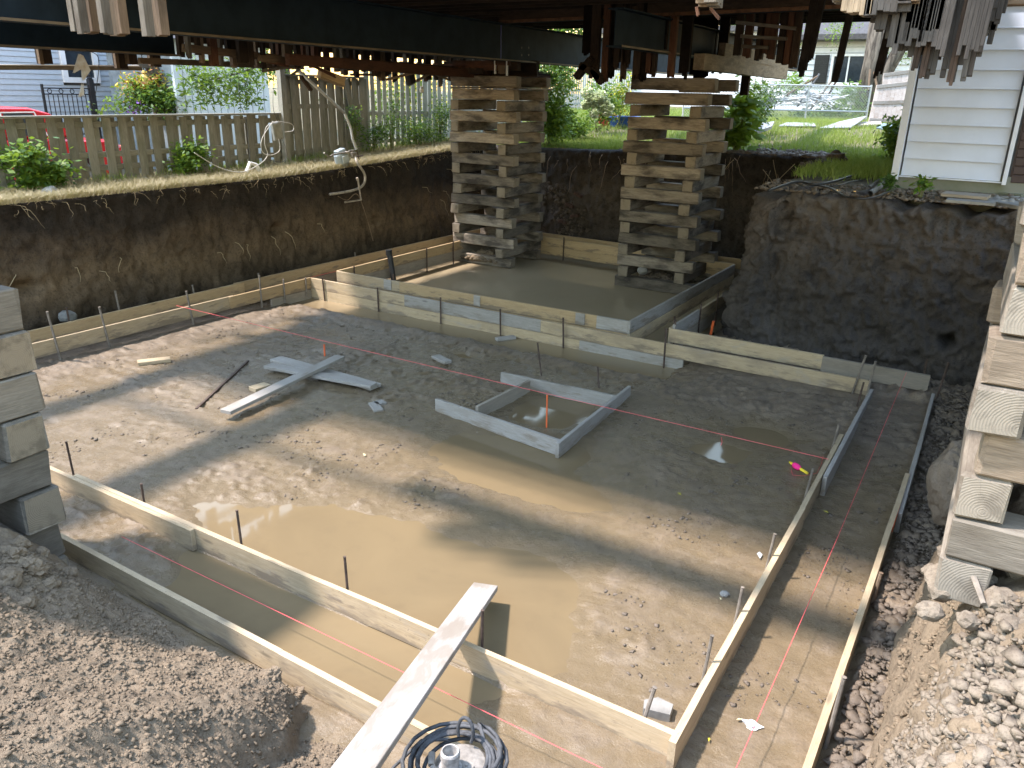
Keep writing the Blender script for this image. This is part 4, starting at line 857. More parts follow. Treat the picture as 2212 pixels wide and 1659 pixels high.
# ---- ragged lumber
def torn(name, parent, p, q, w, h, mat, n=5, jag=.03, roll=0.0, label=None):
    """board with a splintered far end (at q): the end is cut into n uneven fingers"""
    p, q = Vector([float(a) for a in p]), Vector([float(a) for a in q]); L = (q-p).length; m = MB()
    big = w if w > h else h; axis = 1 if w > h else 2
    for i in range(n):
        e = random.uniform(0, jag); off = -big/2+big*(i+.5)/n; a = [L-e, w, h]; a[axis] = big/n*.999; c = [-e/2, 0, 0]; c[axis] = off
        m.box(c[0], c[1], c[2], a[0], a[1], a[2], .0015)
    return link(name, meshdata(name, m.v, m.f), mat, parent, frame(p, q, roll), None, label)
def hang(name, parent, u0, v0, u1, v1, y, width, depth, mat, n=4, jag=.03, lean=0.0, top=None, label=None):
    """vertical stud remnant on the plane y whose foot is seen at v1"""
    a = on_y((u0+u1)/2, v1, y); t = top if top else on_y((u0+u1)/2, v0, y)[2]
    return torn(name, parent, (a[0]+lean, y, t), (a[0], y, a[2]), width, depth, mat, n, jag, label=label)
# front left: three doubled stud ends hanging in front of the big beam
fw = thing('broken_wall_studs', 'weathered stud ends hanging in front of the big beam, top left', 'stud ends', (-6.5, 3.4, 4.3))
for (u, v, dd) in [(168, 74, 0), (182, 78, .0), (232, 79, 0), (322, 80, 0)]:
    a = on_y(u, v, 3.3); torn('stud', fw, (a[0], 3.3, 4.9), (a[0], 3.3, a[2]), .05, .06, M_gstud, 3, .03)
for (u, v) in [(200, 74), (262, 80), (347, 80)]:
    a = on_y(u, v, 3.42); torn('wide_stud', fw, (a[0]-.01, 3.42, 4.9), (a[0]-.01, 3.42, a[2]), .13, .06, M_bwood, 5, .02)
a = on_y(212, 70, 3.5); torn('red_stud', fw, (a[0], 3.5, 4.9), (a[0], 3.5, a[2]), .05, .08, M_rwood, 3, .04)
board('rim_board', (-7.6, 3.5, 4.62), (-4.2, 3.5, 4.62), .05, .25, M_dwood, fw); board('rim_board', (-4.2, 3.5, 4.6), (.9, 3.5, 4.6), .05, .28, M_dwood, fw)
board('rim_board', (-10.5, 3.5, 4.6), (-7.6, 3.5, 4.62), .05, .25, M_dwood, fw)
board('shade_deck', (-6.6, 3.62, 4.70), (.8, 3.62, 4.70), .36, .03, M_dwood, fw); board('shade_deck', (-1.9, 4.2, 4.74), (.8, 4.2, 4.74), .8, .03, M_dwood, fw)  # unseen deck strips added to cast shade bands on the pit floor
# things sticking down at the top centre/right
pc = thing('rotten_post_ends', 'pale splintered post ends hanging at the top edge right of the centre', 'post ends', (-.8, 3.4, 4))
for (u, v, w, m_) in [(1517, 14, .075, M_bwood), (1540, 16, .09, M_gstud), (1822, 8, .1, M_gstud), (1852, 40, .16, M_sill), (1902, 42, .16, M_greyr), (1938, 30, .13, M_rot), (1962, 22, .10, M_bwood)]:
    a = on_y(u, v, 3.4); w2 = w*1.25 if u > 1800 else w; torn('post_end', pc, (a[0], 3.4, 4.75), (a[0], 3.4, a[2]), w2*.55, .09, m_, 5, .03)
for (u0, v0, u1, v1) in [(1535, 18, 1555, 42), (1505, 15, 1509, 38)]: torn('splinter', pc, on_y(u0, v0, 3.4), on_y(u1, v1, 3.4), .012, .012, M_rwood, 2, .01)
# the big rotten corner, top right
rc = thing('rotten_wall_corner', 'large rotten grey board corner hanging down in front of the pale garage wall', 'rotten wall', (-.1, 3.5, 4))
prof = [(1905, 60), (1920, 78), (1936, 105), (1950, 128), (1966, 133), (1980, 122), (1994, 150), (2004, 165), (2014, 156), (2026, 140), (2038, 158), (2050, 150), (2062, 168), (2074, 164), (2086, 175), (2096, 160), (2106, 148), (2116, 130), (2126, 100), (2136, 60)]
pp = [on_y(u, v, 3.45) for u, v in prof]; px_ = [float(p[0]) for p in pp]; pz_ = [float(p[2]) for p in pp]; nb = 22; wb_ = (px_[-1]+.03-px_[0])/nb
for i in range(nb):
    x = px_[0]+wb_*(i+.5); z = float(np.interp(x, px_, pz_))+random.uniform(-.03, .02); yy = 3.45+random.uniform(-.003, .003)
    torn('siding_strip', rc, (x, yy, 4.7), (x, yy, z), wb_*1.03, .018, M_greyr if i in (1, 2, 3, 5, 6, 11, 17) else M_rot, 4, .06)
for (u, v, w) in [(1940, 92, .22), (1985, 112, .2), (2030, 128, .2), (2068, 135, .2), (2098, 105, .16)]:
    a = on_y(u, v, 3.50); torn('backing_board', rc, (a[0]+.03, 3.50, 4.7), (a[0], 3.50, a[2]), w, .02, M_rot, 9, .12)
for (u, v, w) in [(1925, 66, .12), (1950, 118, .12), (1975, 100, .14), (2005, 128, .10), (2090, 130, .08)]:
    a = on_y(u, v, 3.40); torn('peeling_panel', rc, (a[0]+.03, 3.40, 4.6), (a[0], 3.40, a[2]), w, .012, M_rot, 6, .06)
for (u, v0, v1) in [(1972, 120, 165), (1990, 118, 172), (2048, 150, 190)]:
    a = on_y(u, v1, 3.43); torn('splinter', rc, (a[0]+.01, 3.43, 3.8), (a[0], 3.43, a[2]), .022, .02, M_dwood, 2, .03)
a = on_y(2176, 13, 3.6); board('edge_beam', (a[0]-.25, 3.6, a[2]+.06), (a[0]+1.2, 3.6, a[2]+.06), .06, .12, M_bwood, rc)
# dark studs hanging from the cross beam on the right
ds = thing('dark_studs', 'row of dark rotten studs hanging in front of the white house, right of the centre', 'hanging studs', (-3, 9, 4.4))
for (u0, v0, u1, v1, w, d_) in [(1742, 20, 1730, 168, .075, .12), (1757, 60, 1746, 140, .06, .08), (1828, 22, 1803, 178, .06, .10), (1920, 40, 1893, 176, .07, .10)]:
    a = on_y(u1, v1, 8.6); b = on_y(u0, v0, 8.6); torn('stud', ds, (b[0]+.1, 8.6, 4.95), (a[0], 8.6, a[2]), w, d_*.6, M_nearblack, 4, .10)
# wall remnant over the right far crib: studs with plates
wr = thing('broken_stud_wall', 'remnant of a brown stud wall hanging over the right far crib', 'stud wall', (-5.2, 13.2, 4.4))
r = random.Random(4)
for (u, v, w, m_) in [(1283, 170, .20, M_dwood), (1305, 185, .14, M_rwood), (1330, 150, .16, M_dwood), (1352, 150, .14, M_dwood), (1376, 176, .20, M_dwood), (1400, 165, .10, M_rwood), (1412, 170, .08, M_dwood), (1448, 170, .13, M_rwood), (1500, 175, .26, M_nearblack), (1530, 170, .22, M_nearblack), (1556, 160, .22, M_dwood), (1268, 120, .2, M_nearblack), (1320, 172, .1, M_nearblack), (1345, 178, .1, M_dwood), (1388, 180, .12, M_nearblack), (1476, 172, .2, M_nearblack), (1514, 178, .14, M_nearblack), (1430, 120, .16, M_nearblack)]:
    yy = 12.9 if u < 1490 else 15.4
    a = on_y(u, v, yy); torn('stud', wr, (a[0], yy, 4.9), (a[0], yy, a[2]), w*.8, .08, m_, 5, .12)
for (u, v0, v1, m_) in [(1592, 60, 145, M_dwood), (1612, 30, 128, M_rwood), (1638, 45, 135, M_dwood), (1650, 70, 120, M_rwood), (1664, 40, 130, M_rwood), (1684, 60, 140, M_dwood), (1698, 40, 142, M_rwood), (1712, 20, 150, M_dwood)]:
    v1 = min(v1, 114+(u-1558)*.22)
    a = on_y(u, v1, 13.6); torn('stud', wr, (a[0], 13.6, 4.9), (a[0], 13.6, a[2]), .12, .09, m_, 4, .03)
for (u0, v0, u1, v1) in [(1590, 48, 1720, 62), (1600, 78, 1700, 84), (1602, 100, 1660, 103)]: board('plate', on_y(u0, v0, 13.52), on_y(u1, v1, 13.52), .06, .05, M_gstud, wr)
# brace knot in front of it
for (a, b) in [((1245, 168), (1280, 125)), ((1255, 140), (1300, 170)), ((1282, 150), (1300, 180))]: torn('broken_brace', wr, on_y(*a, 12.6), on_y(*b, 12.6), .14, .1, M_dwood, 4, .04)
# pale sill timber on the right far crib
p, q = on_x(1508, 150, -4.75), on_x(1692, 170, -4.75)
sl_ = thing('sill_timber', 'pale split sill timber resting on top of the right far crib', 'timber', tuple(p))
def swell(p, q, h, w, m, name, par):
    return board(name, p, q, w, h, m, par, seg=10, rough=.012)
swell((-4.75, p[1], 3.93), (-4.75, min(q[1], 19.2), 3.90), .25, .18, M_sill, 'sill', sl_)
p2 = on_x(1558, 122, -4.72); swell((-4.72, p2[1], 4.16), (-4.72, min(q[1], 19.4), 4.10), .22, .12, M_sill, 'upper_plank', sl_)
a = on_x(1607, 207, -4.9); torn('hanging_block', sl_, (-4.9, a[1], 3.85), (-4.9, a[1], a[2]), .16, .1, M_dwood, 3, .02)
# battens, laths and blocks between the big beam and the left yard
bt = thing('broken_floor_framing', 'ragged brown battens and blocks hanging below the big beam, left half', 'broken framing', (-10, 10, 3.9))
def yb(u0, v0, u1, v1, x, w, h, m, name='batten'):
    p, q = on_x(u0, v0, x), on_x(u1, v1, x); return board(name, p, q, w, h, m, bt, seg=4, rough=.006)
yb(395, 103, 838, 152, -9.9, .06, .10, M_bwood); yb(300, 131, 655, 145, -10.7, .05, .08, M_bwood); yb(560, 126, 1180, 172, -9.6, .08, .09, M_bwood); yb(700, 137, 1000, 166, -10.4, .06, .08, M_gstud)
yb(-20, 146, 305, 148, -11.0, .04, .05, M_gstud, 'pole'); yb(-20, 142, 300, 143.5, -11.04, .02, .03, M_white, 'white_strip')
r = random.Random(9)
for k in range(46):
    u = 395+k*16.5+r.uniform(-6, 6); base = 100+(u-395)*.085; x = r.choice([-9.7, -10.1, -10.5, -9.9]); v = base+r.uniform(18, 42)
    if u > 1130: break
    a = on_x(u, v, x); w = r.choice([.05, .09, .12, .16]); torn('block', bt, (x, a[1], 4.45+r.uniform(-.1, .2)), (x+r.uniform(-.03, .03), a[1], a[2]), .07, w, r.choice([M_dwood, M_bwood, M_rwood, M_gstud, M_dwood]), 4, .05)
for k in range(16):
    u = r.uniform(500, 1150); v = 118+(u-395)*.075+r.uniform(-5, 14); x = r.uniform(-10.4, -9.2); a = Vector([float(t) for t in on_x(u, v, x)]); d = Vector((r.uniform(-.2, .2), r.uniform(-.5, .5), r.uniform(-.16, .1)))
    torn('splinter', bt, a-d, a+d, .03, .04, r.choice([M_bwood, M_rwood, M_gstud]), 2, .05)
for (u, v) in [(98, 141), (262, 149), (283, 140), (335, 145)]:
    a = on_x(u, v, -10.9); torn('block', bt, (-10.9, a[1], 4.3), (-10.9, a[1], a[2]), .08, .17, M_dwood if u > 90 else M_bwood, 3, .02); a = on_x(u-8, v, -10.86); torn('block', bt, (-10.86, a[1], 4.3), (-10.86, a[1], a[2]), .05, .05, M_bwood, 3, .02)
# red/pinkish sill pieces over the left crib
sr = thing('sill_remains', 'broken reddish sill boards and white lath between the left far crib and the big beam', 'broken sill', (-9.2, 13.9, 3.85))
for (x0, x1, y, z, h, m_) in [(-10.1, -8.5, 13.5, 3.83, .12, M_rwood), (-9.9, -8.9, 13.62, 3.80, .06, M_gstud), (-9.6, -8.3, 13.45, 3.90, .08, M_rwood), (-10.2, -9.4, 13.5, 3.74, .07, M_bwood)]: board('sill_board', (x0, y, z), (x1, y, z), .08, h, m_, sr, seg=5, rough=.01)
for (x0, x1, y, z, h, m_) in [(-10.2, -8.2, 14.3, 3.83, .28, M_dwood), (-10.0, -8.3, 13.75, 3.86, .16, M_dwood), (-9.7, -8.9, 13.48, 3.76, .1, M_dwood)]: board('sill_board', (x0, y, z), (x1, y, z), .1, h, m_, sr, seg=5, rough=.012)
for (x, z) in [(-8.62, 3.83), (-8.36, 3.8)]: board('white_lath', (x, 13.42, z-.12), (x, 13.42, z+.16), .02, .05, M_white, sr)
torn('brown_block', sr, (-8.48, 13.44, 4.0), (-8.48, 13.44, 3.70), .14, .06, M_bwood, 4, .02)
board('sky_block_board', (-11.15, 8.6, 4.22), (-11.15, 17.3, 4.22), .1, .42, M_dwood, bt); board('sky_block_board', (-10.0, 9.0, 4.3), (-10.0, 17.3, 4.3), .1, .3, M_dwood, bt)  # dark boards added to block bright sky between the hanging blocks
for k in range(3): yb(620+k*90, 128+k*6, 1185, 172-k*4, -9.3-.25*k, .10, .15, [M_rwood, M_dwood, M_bwood][k], 'sill_piece')
# leaning pale block under the beam
a, b = on_x(690, 158, -9.8), on_x(742, 178, -9.7)
tag(torn('loose_joist_end', None, a, b, .12, .15, M_newO, 3, .02), 'fresh cut joist end sticking out below the big beam, above the white conduit', 'joist end')
a, b = on_x(650, 165, -10.2), on_x(673, 196, -10.2); tag(torn('dark_slat', None, a, b, .05, .05, M_dwood, 2, .02), 'short dark slat leaning below the framing, left of the white conduit', 'slat')
# ================================================================== HANGING SERVICES
def wire(name, pts, r, mat, lab, cat='cable', n=6, smooth=True):
    t = MB(); t.tube(pts, r, n); return tag(t.go(name, mat, smooth=smooth), lab, cat)
X = -11.05
def bez(pts, n=24):
    P = [Vector([float(a) for a in p]) for p in pts]; out = []
    for i in range(len(P)-1):
        p0 = P[max(i-1, 0)]; p1 = P[i]; p2 = P[i+1]; p3 = P[min(i+2, len(P)-1)]
        for k in range(n//(len(P)-1)+1):
            t = k/(n//(len(P)-1)+1); out.append(.5*((2*p1)+(p2-p0)*t+(2*p0-5*p1+4*p2-p3)*t*t+(3*p1-p0-3*p2+p3)*t**3))
    return out+[P[-1]]
cd = thing('electrical_conduit', 'pale conduit with a spiral flexible tail leading down to the gas meter', 'conduit', tuple(on_x(700, 200, X)))
m = MB(); m.tube([on_x(640, 148, X), on_x(744, 244, X)], .028, 10); m.go('rigid_conduit', plain('galvanised_conduit', (.55, .56, .56), .45, .3, .1), cd, smooth=True)
sp = bez([on_x(u, v, X) for u, v in [(744, 244), (757, 275), (762, 300), (770, 322)]], 60); m = MB(); m.tube(sp, [.022+.006*(i % 2) for i in range(len(sp))], 9); m.go('flexible_conduit', plain('armoured_conduit', (.5, .5, .48), .5, .2, .1), cd)
m = MB(); m.tube([on_x(770, 322, X), on_x(776, 345, X)], .012, 6); m.tube([on_x(769, 338, X), on_x(784, 336, X)], .014, 6); m.go('clamp', M_rust, cd)
gm = thing('gas_meter', 'grey-blue gas meter hanging at the edge of the left clay wall with its bent pipe', 'gas meter', tuple(on_x(738, 350, -10.95)))
c = Vector([float(t) for t in on_x(738, 345, -10.9)]); T = Matrix.Translation(c) @ Matrix.Rotation(.25, 4, 'X')
M_meter = plain('meter_grey', (.33, .40, .44), .5, .2, .12)
m = MB(); m.lathe([(.13, -.13), (.15, -.1), (.15, .10), (.13, .14), (.05, .16)], 16, T @ Matrix.Scale(.75, 4, (1, 0, 0))); m.box(0, 0, .17, .13, .2, .05, .01, T); m.go('meter_body', M_meter, gm, smooth=False)
m = MB(); m.box(.11, 0, .02, .03, .17, .14, .01, T); m.go('dial_cover', plain('dial_grey', (.45, .52, .55), .3), gm)
pipe = bez([on_x(u, v, -10.72) for u, v in [(700, 330), (712, 338), (722, 334)]]+[on_x(760, 330, -10.8)]+[on_x(u, v, -10.6) for u, v in [(772, 352), (788, 378), (784, 400), (760, 412), (712, 420)]], 60)
m = MB(); m.tube(pipe[len(pipe)//3:], .024, 9); m.go('bent_pipe', plain('dirty_pipe', (.42, .38, .32), .6, .1, .2, 14), gm, smooth=True)
m = MB(); m.tube(pipe[:len(pipe)//3+1], .016, 8); m.box(*(on_x(764, 335, -10.75)), .07, .12, .10, .01); m.box(*(on_x(760, 326, -10.75)), .03, .16, .04, .008); m.go('valve', M_metal, gm)
m = MB(); m.tube([on_x(773, 386, -10.5), on_x(780, 432, -10.5), on_x(745, 437, -10.55)], .018, 8); m.tube([on_x(771, 384, -10.5), on_x(773, 390, -10.5)], .024, 8); m.go('service_pipe', plain('old_pipe', (.36, .31, .25), .8, .0, .25, 14), gm)
wire('thin_wire', bez([on_x(u, v, -10.55) for u, v in [(730, 424), (750, 432), (772, 420)]]+[on_x(792, 470, -10.55), on_x(806, 520, -10.6)]), .006, M_root, 'thin pale root-like wire hanging down the clay wall below the meter', 'wire')
wb = thing('junction_box', 'grey electrical box dangling in front of the fence in a tangle of white cables', 'electrical box', tuple(on_x(598, 285, -11.3)))
c = Vector([float(t) for t in on_x(598, 283, -11.3)]); m = MB(); m.box(0, 0, 0, .06, .2, .30, .006, Matrix.Translation(c) @ Matrix.Rotation(.16, 4, 'X')); m.go('box', plain('box_grey', (.30, .31, .29), .6), wb)
m = MB(); m.box(.034, 0, 0, .006, .17, .27, .002, Matrix.Translation(c) @ Matrix.Rotation(.16, 4, 'X')); m.lathe([(.012, 0), (.012, .004)], 10, Matrix.Translation(c+Vector((.04, .03, -.11))) @ Matrix.Rotation(math.pi/2, 4, 'Y')); m.go('cover', plain('box_cover', (.34, .35, .33), .6), wb)
M_wcab = plain('white_cable', (.55, .54, .5), .6, bump=0)
for k, pts in enumerate([[(598, 262), (575, 275), (572, 310), (578, 335), (560, 355), (520, 372), (470, 360), (420, 330)], [(600, 262), (630, 268), (633, 282), (615, 285)], [(602, 300), (604, 325), (585, 335), (567, 328), (566, 300), (590, 262)], [(608, 298), (620, 330), (610, 350), (580, 345)], [(600, 262), (590, 230), (592, 160)]]):
    m = MB(); m.tube(bez([on_x(u, v, -11.25+.02*k) for u, v in pts], 36), .007 if k < 3 else .004, 6); m.go('white_cable' if k < 3 else 'thin_cable', M_wcab if k < 3 else M_cable, wb, smooth=True)
wire('overhead_wire', bez([on_x(u, v, -11.2) for u, v in [(516, 160), (518, 220), (532, 262), (540, 350)]]), .004, M_cable, 'thin wire hanging down over the low fence near the junction box', 'wire')
wire('overhead_wire', bez([on_x(u, v, -10.3) for u, v in [(185, 108), (210, 120), (213, 150), (206, 205)]]), .005, M_black, 'black wire hanging beside the plastic strip at the blue house', 'wire')
# plastic sheet strip
p = [on_x(u, v, -10.2) for u, v in [(172, 116), (160, 158), (178, 148), (182, 205), (172, 210), (180, 176), (196, 152), (180, 120)]]
m = MB(); m.v = [tuple(a) for a in p]+[(a[0]-.03, a[1], a[2]) for a in p]; m.f = [(0, 1, 2), (0, 2, 6, 7), (2, 3, 4, 5), (2, 5, 6), (8, 10, 9), (8, 15, 14, 10), (10, 13, 12, 11), (10, 14, 13)]
tag(m.go('plastic_strip', plain('torn_white_plastic', (.62, .66, .7), .5, var=.1, c2=(.45, .4, .33))), 'torn white plastic strip dangling below the beams in front of the blue house', 'plastic strip')
lb = thing('light_bulb', 'bare bulb hanging on a wire in front of the tall picket fence', 'light bulb', tuple(on_x(911, 195, -10.4)))
a = Vector([float(t) for t in on_x(911, 197, -10.4)]); m = MB(); m.lathe([(.01, .09), (.03, .08), (.045, .03), (.04, -.01), (.015, -.035)][::-1], 14, Matrix.Translation(a)); m.go('bulb', plain('bulb_glass', (.6, .6, .58), .3, bump=0), lb, smooth=True)
m = MB(); m.tube([a+Vector((0, 0, .09)), Vector([float(t) for t in on_x(912, 165, -10.4)])], .005, 5); m.go('wire', M_black, lb)
a = on_x(886, 168, -10.2); m = MB(); m.box(0, 0, 0, .12, .22, .26, .03, Matrix.Translation(Vector([float(t) for t in a])) @ Matrix.Rotation(.3, 4, 'X')); tag(m.go('black_outlet_box', M_black), 'black plastic box hanging under the broken framing above the picket fence', 'outlet box')
wire('slack_wire', bez([on_x(u, v, -10.1) for u, v in [(955, 175), (975, 184), (1000, 185), (1020, 176)]]), .005, M_black, 'slack black wire loop under the framing left of the far crib', 'wire')
# ================================================================== FENCES
def wood_fence(lab, y0, y1, x, zt, zb, sp, bw, mat, tilt=0.0, cap=True, back=True, gap_jit=.01, grp='board fences along the left side of the pit'):
    f = thing('wooden_fence', lab, 'fence', (x, (y0+y1)/2, float(zb(y0))), 0, grp)
    y = y0+bw/2; me = {}
    r = random.Random(int(y0*10))
    while y < y1:
        z0 = float(zb(y))-.05; z1 = float(zt(y)); k = round(z1-z0, 1)
        if k not in me: me[k] = [meshdata('fence_board', *cbox(k+r.uniform(-.015, .015), bw+r.uniform(-.006, .006), .018, .003)) for _ in range(3)]
        for side in ((0, 1) if back else (0,)):
            yy = y+side*sp/2+r.uniform(-gap_jit, gap_jit); M = Matrix.Translation((x-side*(.075 if y1 < 11.4 else .035), yy, z1-k/2)) @ Matrix.Rotation(r.gauss(0, .012)+tilt, 4, 'X') @ Matrix.Rotation(-math.pi/2, 4, 'Y')
            link('fence_board', r.choice(me[k]), mat, f, M)
        y += sp
    for zz in (.18, -.1):
        pass
    for dz in (-.10, -.55 if cap else -1.1): board('rail', (x-.036, y0, float(zt(y0))+dz), (x-.036, y1, float(zt(y1))+dz), .038, .085, mat, f)
    board('rail', (x-.036, y0, float(zb(y0))+.22), (x-.036, y1, float(zb(y1))+.22), .038, .085, mat, f)
    if cap: board('cap_rail', (x-.03, y0-.05, float(zt(y0))+.02), (x-.03, y1+.03, float(zt(y1))+.02), .14, .035, mat, f)
    yy = y0+.2
    while yy < y1: board('post', (x-.105, yy, float(zb(yy))-.1), (x-.105, yy, float(zt(yy))-.03), .085, .085, mat, f); yy += 2.1
    return f
gl = lambda y: float(G(-12.3, y))
wood_fence('low greenish board fence with a cap rail, along the left edge', 2.0, 11.35, -12.2, lambda y: 2.90, gl, .285, .14, M_fence)
f = wood_fence('tall board fence with a cap rail between the low fence and the pickets', 11.45, 13.75, -12.2, lambda y: 3.60, gl, .245, .14, M_fence)
board('corner_post', (-12.16, 11.42, 1.9), (-12.16, 11.42, 3.72), .12, .12, M_fence, f)
board('leaning_board', (-12.12, 13.15, 3.58), (-12.12, 13.5, 2.05), .02, .13, M_fence, f, roll=math.pi/2*0)
wood_fence('tall pale green picket fence with open gaps, next to the left far crib', 13.85, 20.5, -12.25, lambda y: 4.0, lambda y: float(G(-12.3, y)), .205, .125, M_fenceG, cap=False, back=False)
wood_fence('distant grey picket fence behind the hydrangeas', 24.0, 36.0, -15.2, lambda y: 4.6, lambda y: float(G(-14.5, y)), .19, .12, M_fenceG, cap=False, back=False, grp='far garden fences')
# ================================================================== LEFT NEIGHBOUR
M_bsid = plain('blue_grey_siding', (.42, .47, .52), .6, var=.04, bump=.05); M_bseam = plain('siding_shadow_gap', (.16, .19, .22), .7, bump=0)
XH = -19.0
nh = thing('blue_siding_house', 'blue-grey house with horizontal siding and a white framed window, beyond the low fence', 'house', (XH-3, 12, 1.6))
ya, yb_ = 4.0, float(on_x(383, 200, XH)[1])
m = MB(); m.box(XH-3.2, (ya+yb_)/2, 4.2, 6.3, yb_-ya-.02, 5.4); m.go('wall', M_bseam, nh)
w0, w1 = on_x(138, 120, XH), on_x(204, 168, XH); wy0, wy1 = w0[1], w1[1]; wz0 = w1[2]; wz1 = wz0+1.25
z = 1.5; k = 0
def lap(y0, y1, z, h, x, mat, par, name='siding_board', out=.016):
    m = MB(); m.v = [(x-.01, y0, z), (x-.01, y1, z), (x+out, y0, z), (x+out, y1, z), (x+.002, y0, z+h), (x+.002, y1, z+h), (x-.01, y0, z+h), (x-.01, y1, z+h)]
    m.f = [(0, 2, 3, 1), (2, 4, 5, 3), (4, 6, 7, 5), (0, 6, 4, 2), (1, 3, 5, 7)]; return m.go(name, mat, par)
while z < 6.6:
    if z+.10 > wz0-.12 and z < wz1+.1: lap(ya, wy0-.12, z, .112, XH, M_bsid, nh); lap(wy1+.12, yb_, z, .112, XH, M_bsid, nh)
    else: lap(ya, yb_, z, .112, XH, M_bsid, nh)
    z += .115
wf = MB(); T = .12
for (a, b, c, d) in [(wy0-T, wy1+T, wz0-T, wz0), (wy0-T, wy1+T, wz1, wz1+T), (wy0-T, wy0, wz0, wz1), (wy1, wy1+T, wz0, wz1)]: wf.box(XH+.03, (a+b)/2, (c+d)/2, .06, b-a-.002, d-c-.002)
wf.box(XH+.02, (wy0+wy1)/2, (wz0+wz1)/2, .03, wy1-wy0, .05)
wo = wf.go('window', M_white, nh); m = MB(); m.box(XH-.01, (wy0+wy1)/2, (wz0+wz1)/2, .02, wy1-wy0, wz1-wz0); m.go('pane', M_glass, wo)
m = MB(); m.box(XH+.005, (wy0+wy1)/2, (wz0+wz1)/2+.3, .006, wy1-wy0-.06, .5); m.go('blind', M_white, wo)
m = MB(); m.v = [(XH+.4, ya-.3, 6.7), (XH+.4, yb_+.3, 6.7), (XH-6.6, yb_+.3, 6.7), (XH-6.6, ya-.3, 6.7), (XH-3.1, ya-.3, 8.4), (XH-3.1, yb_+.3, 8.4)]; m.f = [(0, 1, 5, 4), (2, 3, 4, 5), (0, 4, 3), (1, 2, 5), (0, 3, 2, 1)]; m.go('roof', M_roof, nh)
# iron railing
def railing(lab, x, ua, va, ub, n, z0):
    a, b = on_x(ua, va, x), on_x(ub, va, x); ya, yb = a[1], b[1]; zt = a[2]; r = thing('iron_railing', lab, 'railing', (x, (ya+yb)/2, z0), 0, 'black iron railings')
    M = M_black
    for dz in (0, -.12, -.95): board('rail', (x, ya, zt+dz), (x, yb, zt+dz), .03, .025, M, r)
    for i in range(n+1): y = ya+(yb-ya)*i/n; board('baluster', (x, y, zt-.12), (x, y, zt-1.0), .016, .016, M, r)
    for i in range(4):
        y = ya+(yb-ya)*(i+.6)/4.2; m = MB(); m.tube([(x, y+.045*math.cos(t), zt-.06+.045*math.sin(t)) for t in np.linspace(0, 2*math.pi, 13)], .009, 5, False); m.go('ring', M, r)
    for y in (ya, yb): board('post', (x, y, z0), (x, y, zt+.08), .045, .045, M, r)
    board('post', (x, yb+.05, z0), (x, yb+.05, zt+.2), .11, .11, M, r); m = MB(); m.lathe([(.05, 0), (.06, .02), (.02, .05), (.035, .08), (.01, .13)], 10, Matrix.Translation((x, yb+.05, zt+.2))); m.go('finial', M, r)
railing('black iron railing with rings in front of the blue house', -17.8, 91, 190, 192, 10, 1.6)
railing('black iron railing half hidden behind the flower baskets', -17.6, 262, 192, 330, 7, 1.6)
# porch with post, trellis, baskets
po = thing('garden_pergola', 'weathered pergola post and brown trellis between the blue house and the pale shed', 'pergola', tuple(on_x(338, 245, -16.2)))
board('post', on_x(328, 145, -16.2), on_x(349, 262, -16.2), .20, .20, M_gstud, po); 
for (a, b) in [((352, 150), (360, 262)), ((364, 150), (372, 255)), ((377, 155), (384, 250))]: board('trellis_slat', on_x(*a, -16.5), on_x(*b, -16.5), .03, .05, M_rwood, po)
for v in (158, 178, 198, 218): board('trellis_rail', on_x(350, v, -16.48), on_x(382, v+3, -16.48), .03, .05, M_rwood, po)
board('beam', on_x(290, 138, -16.2), on_x(410, 142, -16.2), .16, .16, M_gstud, po); board('beam', on_x(300, 152, -17), on_x(326, 160, -16.4), .08, .08, M_dwood, po)
def shrub(name, lab, c, rad, n, size, mat, cat='shrub', grp=None, aspect=.45, mats=None, stems=6, droop=.3, z0=None, shell=.35):
    r = thing(name, lab, cat, (c[0], c[1], (z0 if z0 is not None else c[2]-rad[2])), 0, grp); rad = np.array(rad)
    k = max(5, n//160); cc = rng.normal(size=(k, 3)); cc /= np.linalg.norm(cc, axis=1)[:, None]; cc *= rng.uniform(shell, .85, (k, 1))
    d = rng.normal(size=(n, 3))*.28+cc[rng.integers(0, k, n)]; P = np.array(c)+d*rad; P = P[P[:, 2] > (z0 if z0 is not None else c[2]-rad[2])+.01]
    mm = mats or [mat]
    for i, q in enumerate(mm): leaves('foliage', P[i::len(mm)], size, q, r, 'stuff', aspect, droop)
    m = MB(); b = np.array([c[0], c[1], (z0 if z0 is not None else c[2]-rad[2])])
    for i in range(stems):
        e = np.array(c)+cc[i % k]*rad*.9; s = b+np.array([random.uniform(-.2, .2)*rad[0], random.uniform(-.2, .2)*rad[1], -.03]); mid = (s+e)/2+np.array([0, 0, .05]); m.tube([s, mid, e], [.008+.006*rad[2], .006+.004*rad[2], .003], 5)
    if stems: m.go('stem', M_stem, r)
    return r
c = on_x(318, 192, -16.0); shrub('flower_basket', 'hanging basket of yellow and orange flowers beside the pergola post', c, (.3, .55, .38), 1500, .09, M_leafO, 'flower basket', mats=[M_leafO, M_leafA, M_leafA, M_leafO, M_leafY], stems=2)
c = on_x(322, 228, -15.8); shrub('potted_plants', 'dark green potted plants with purple flowers below the hanging basket', c, (.4, 1.1, .42), 2600, .10, M_leafB, 'plants', mats=[M_leafB, M_leafA, M_leafC])
c = on_x(292, 236, -15.5); leaves('purple_flowers', c+rng.normal(0, .09, (40, 3)), .07, plain('purple_petal', (.2, .06, .4), .6, bump=0), bpy.data.objects['potted_plants'], 'stuff')
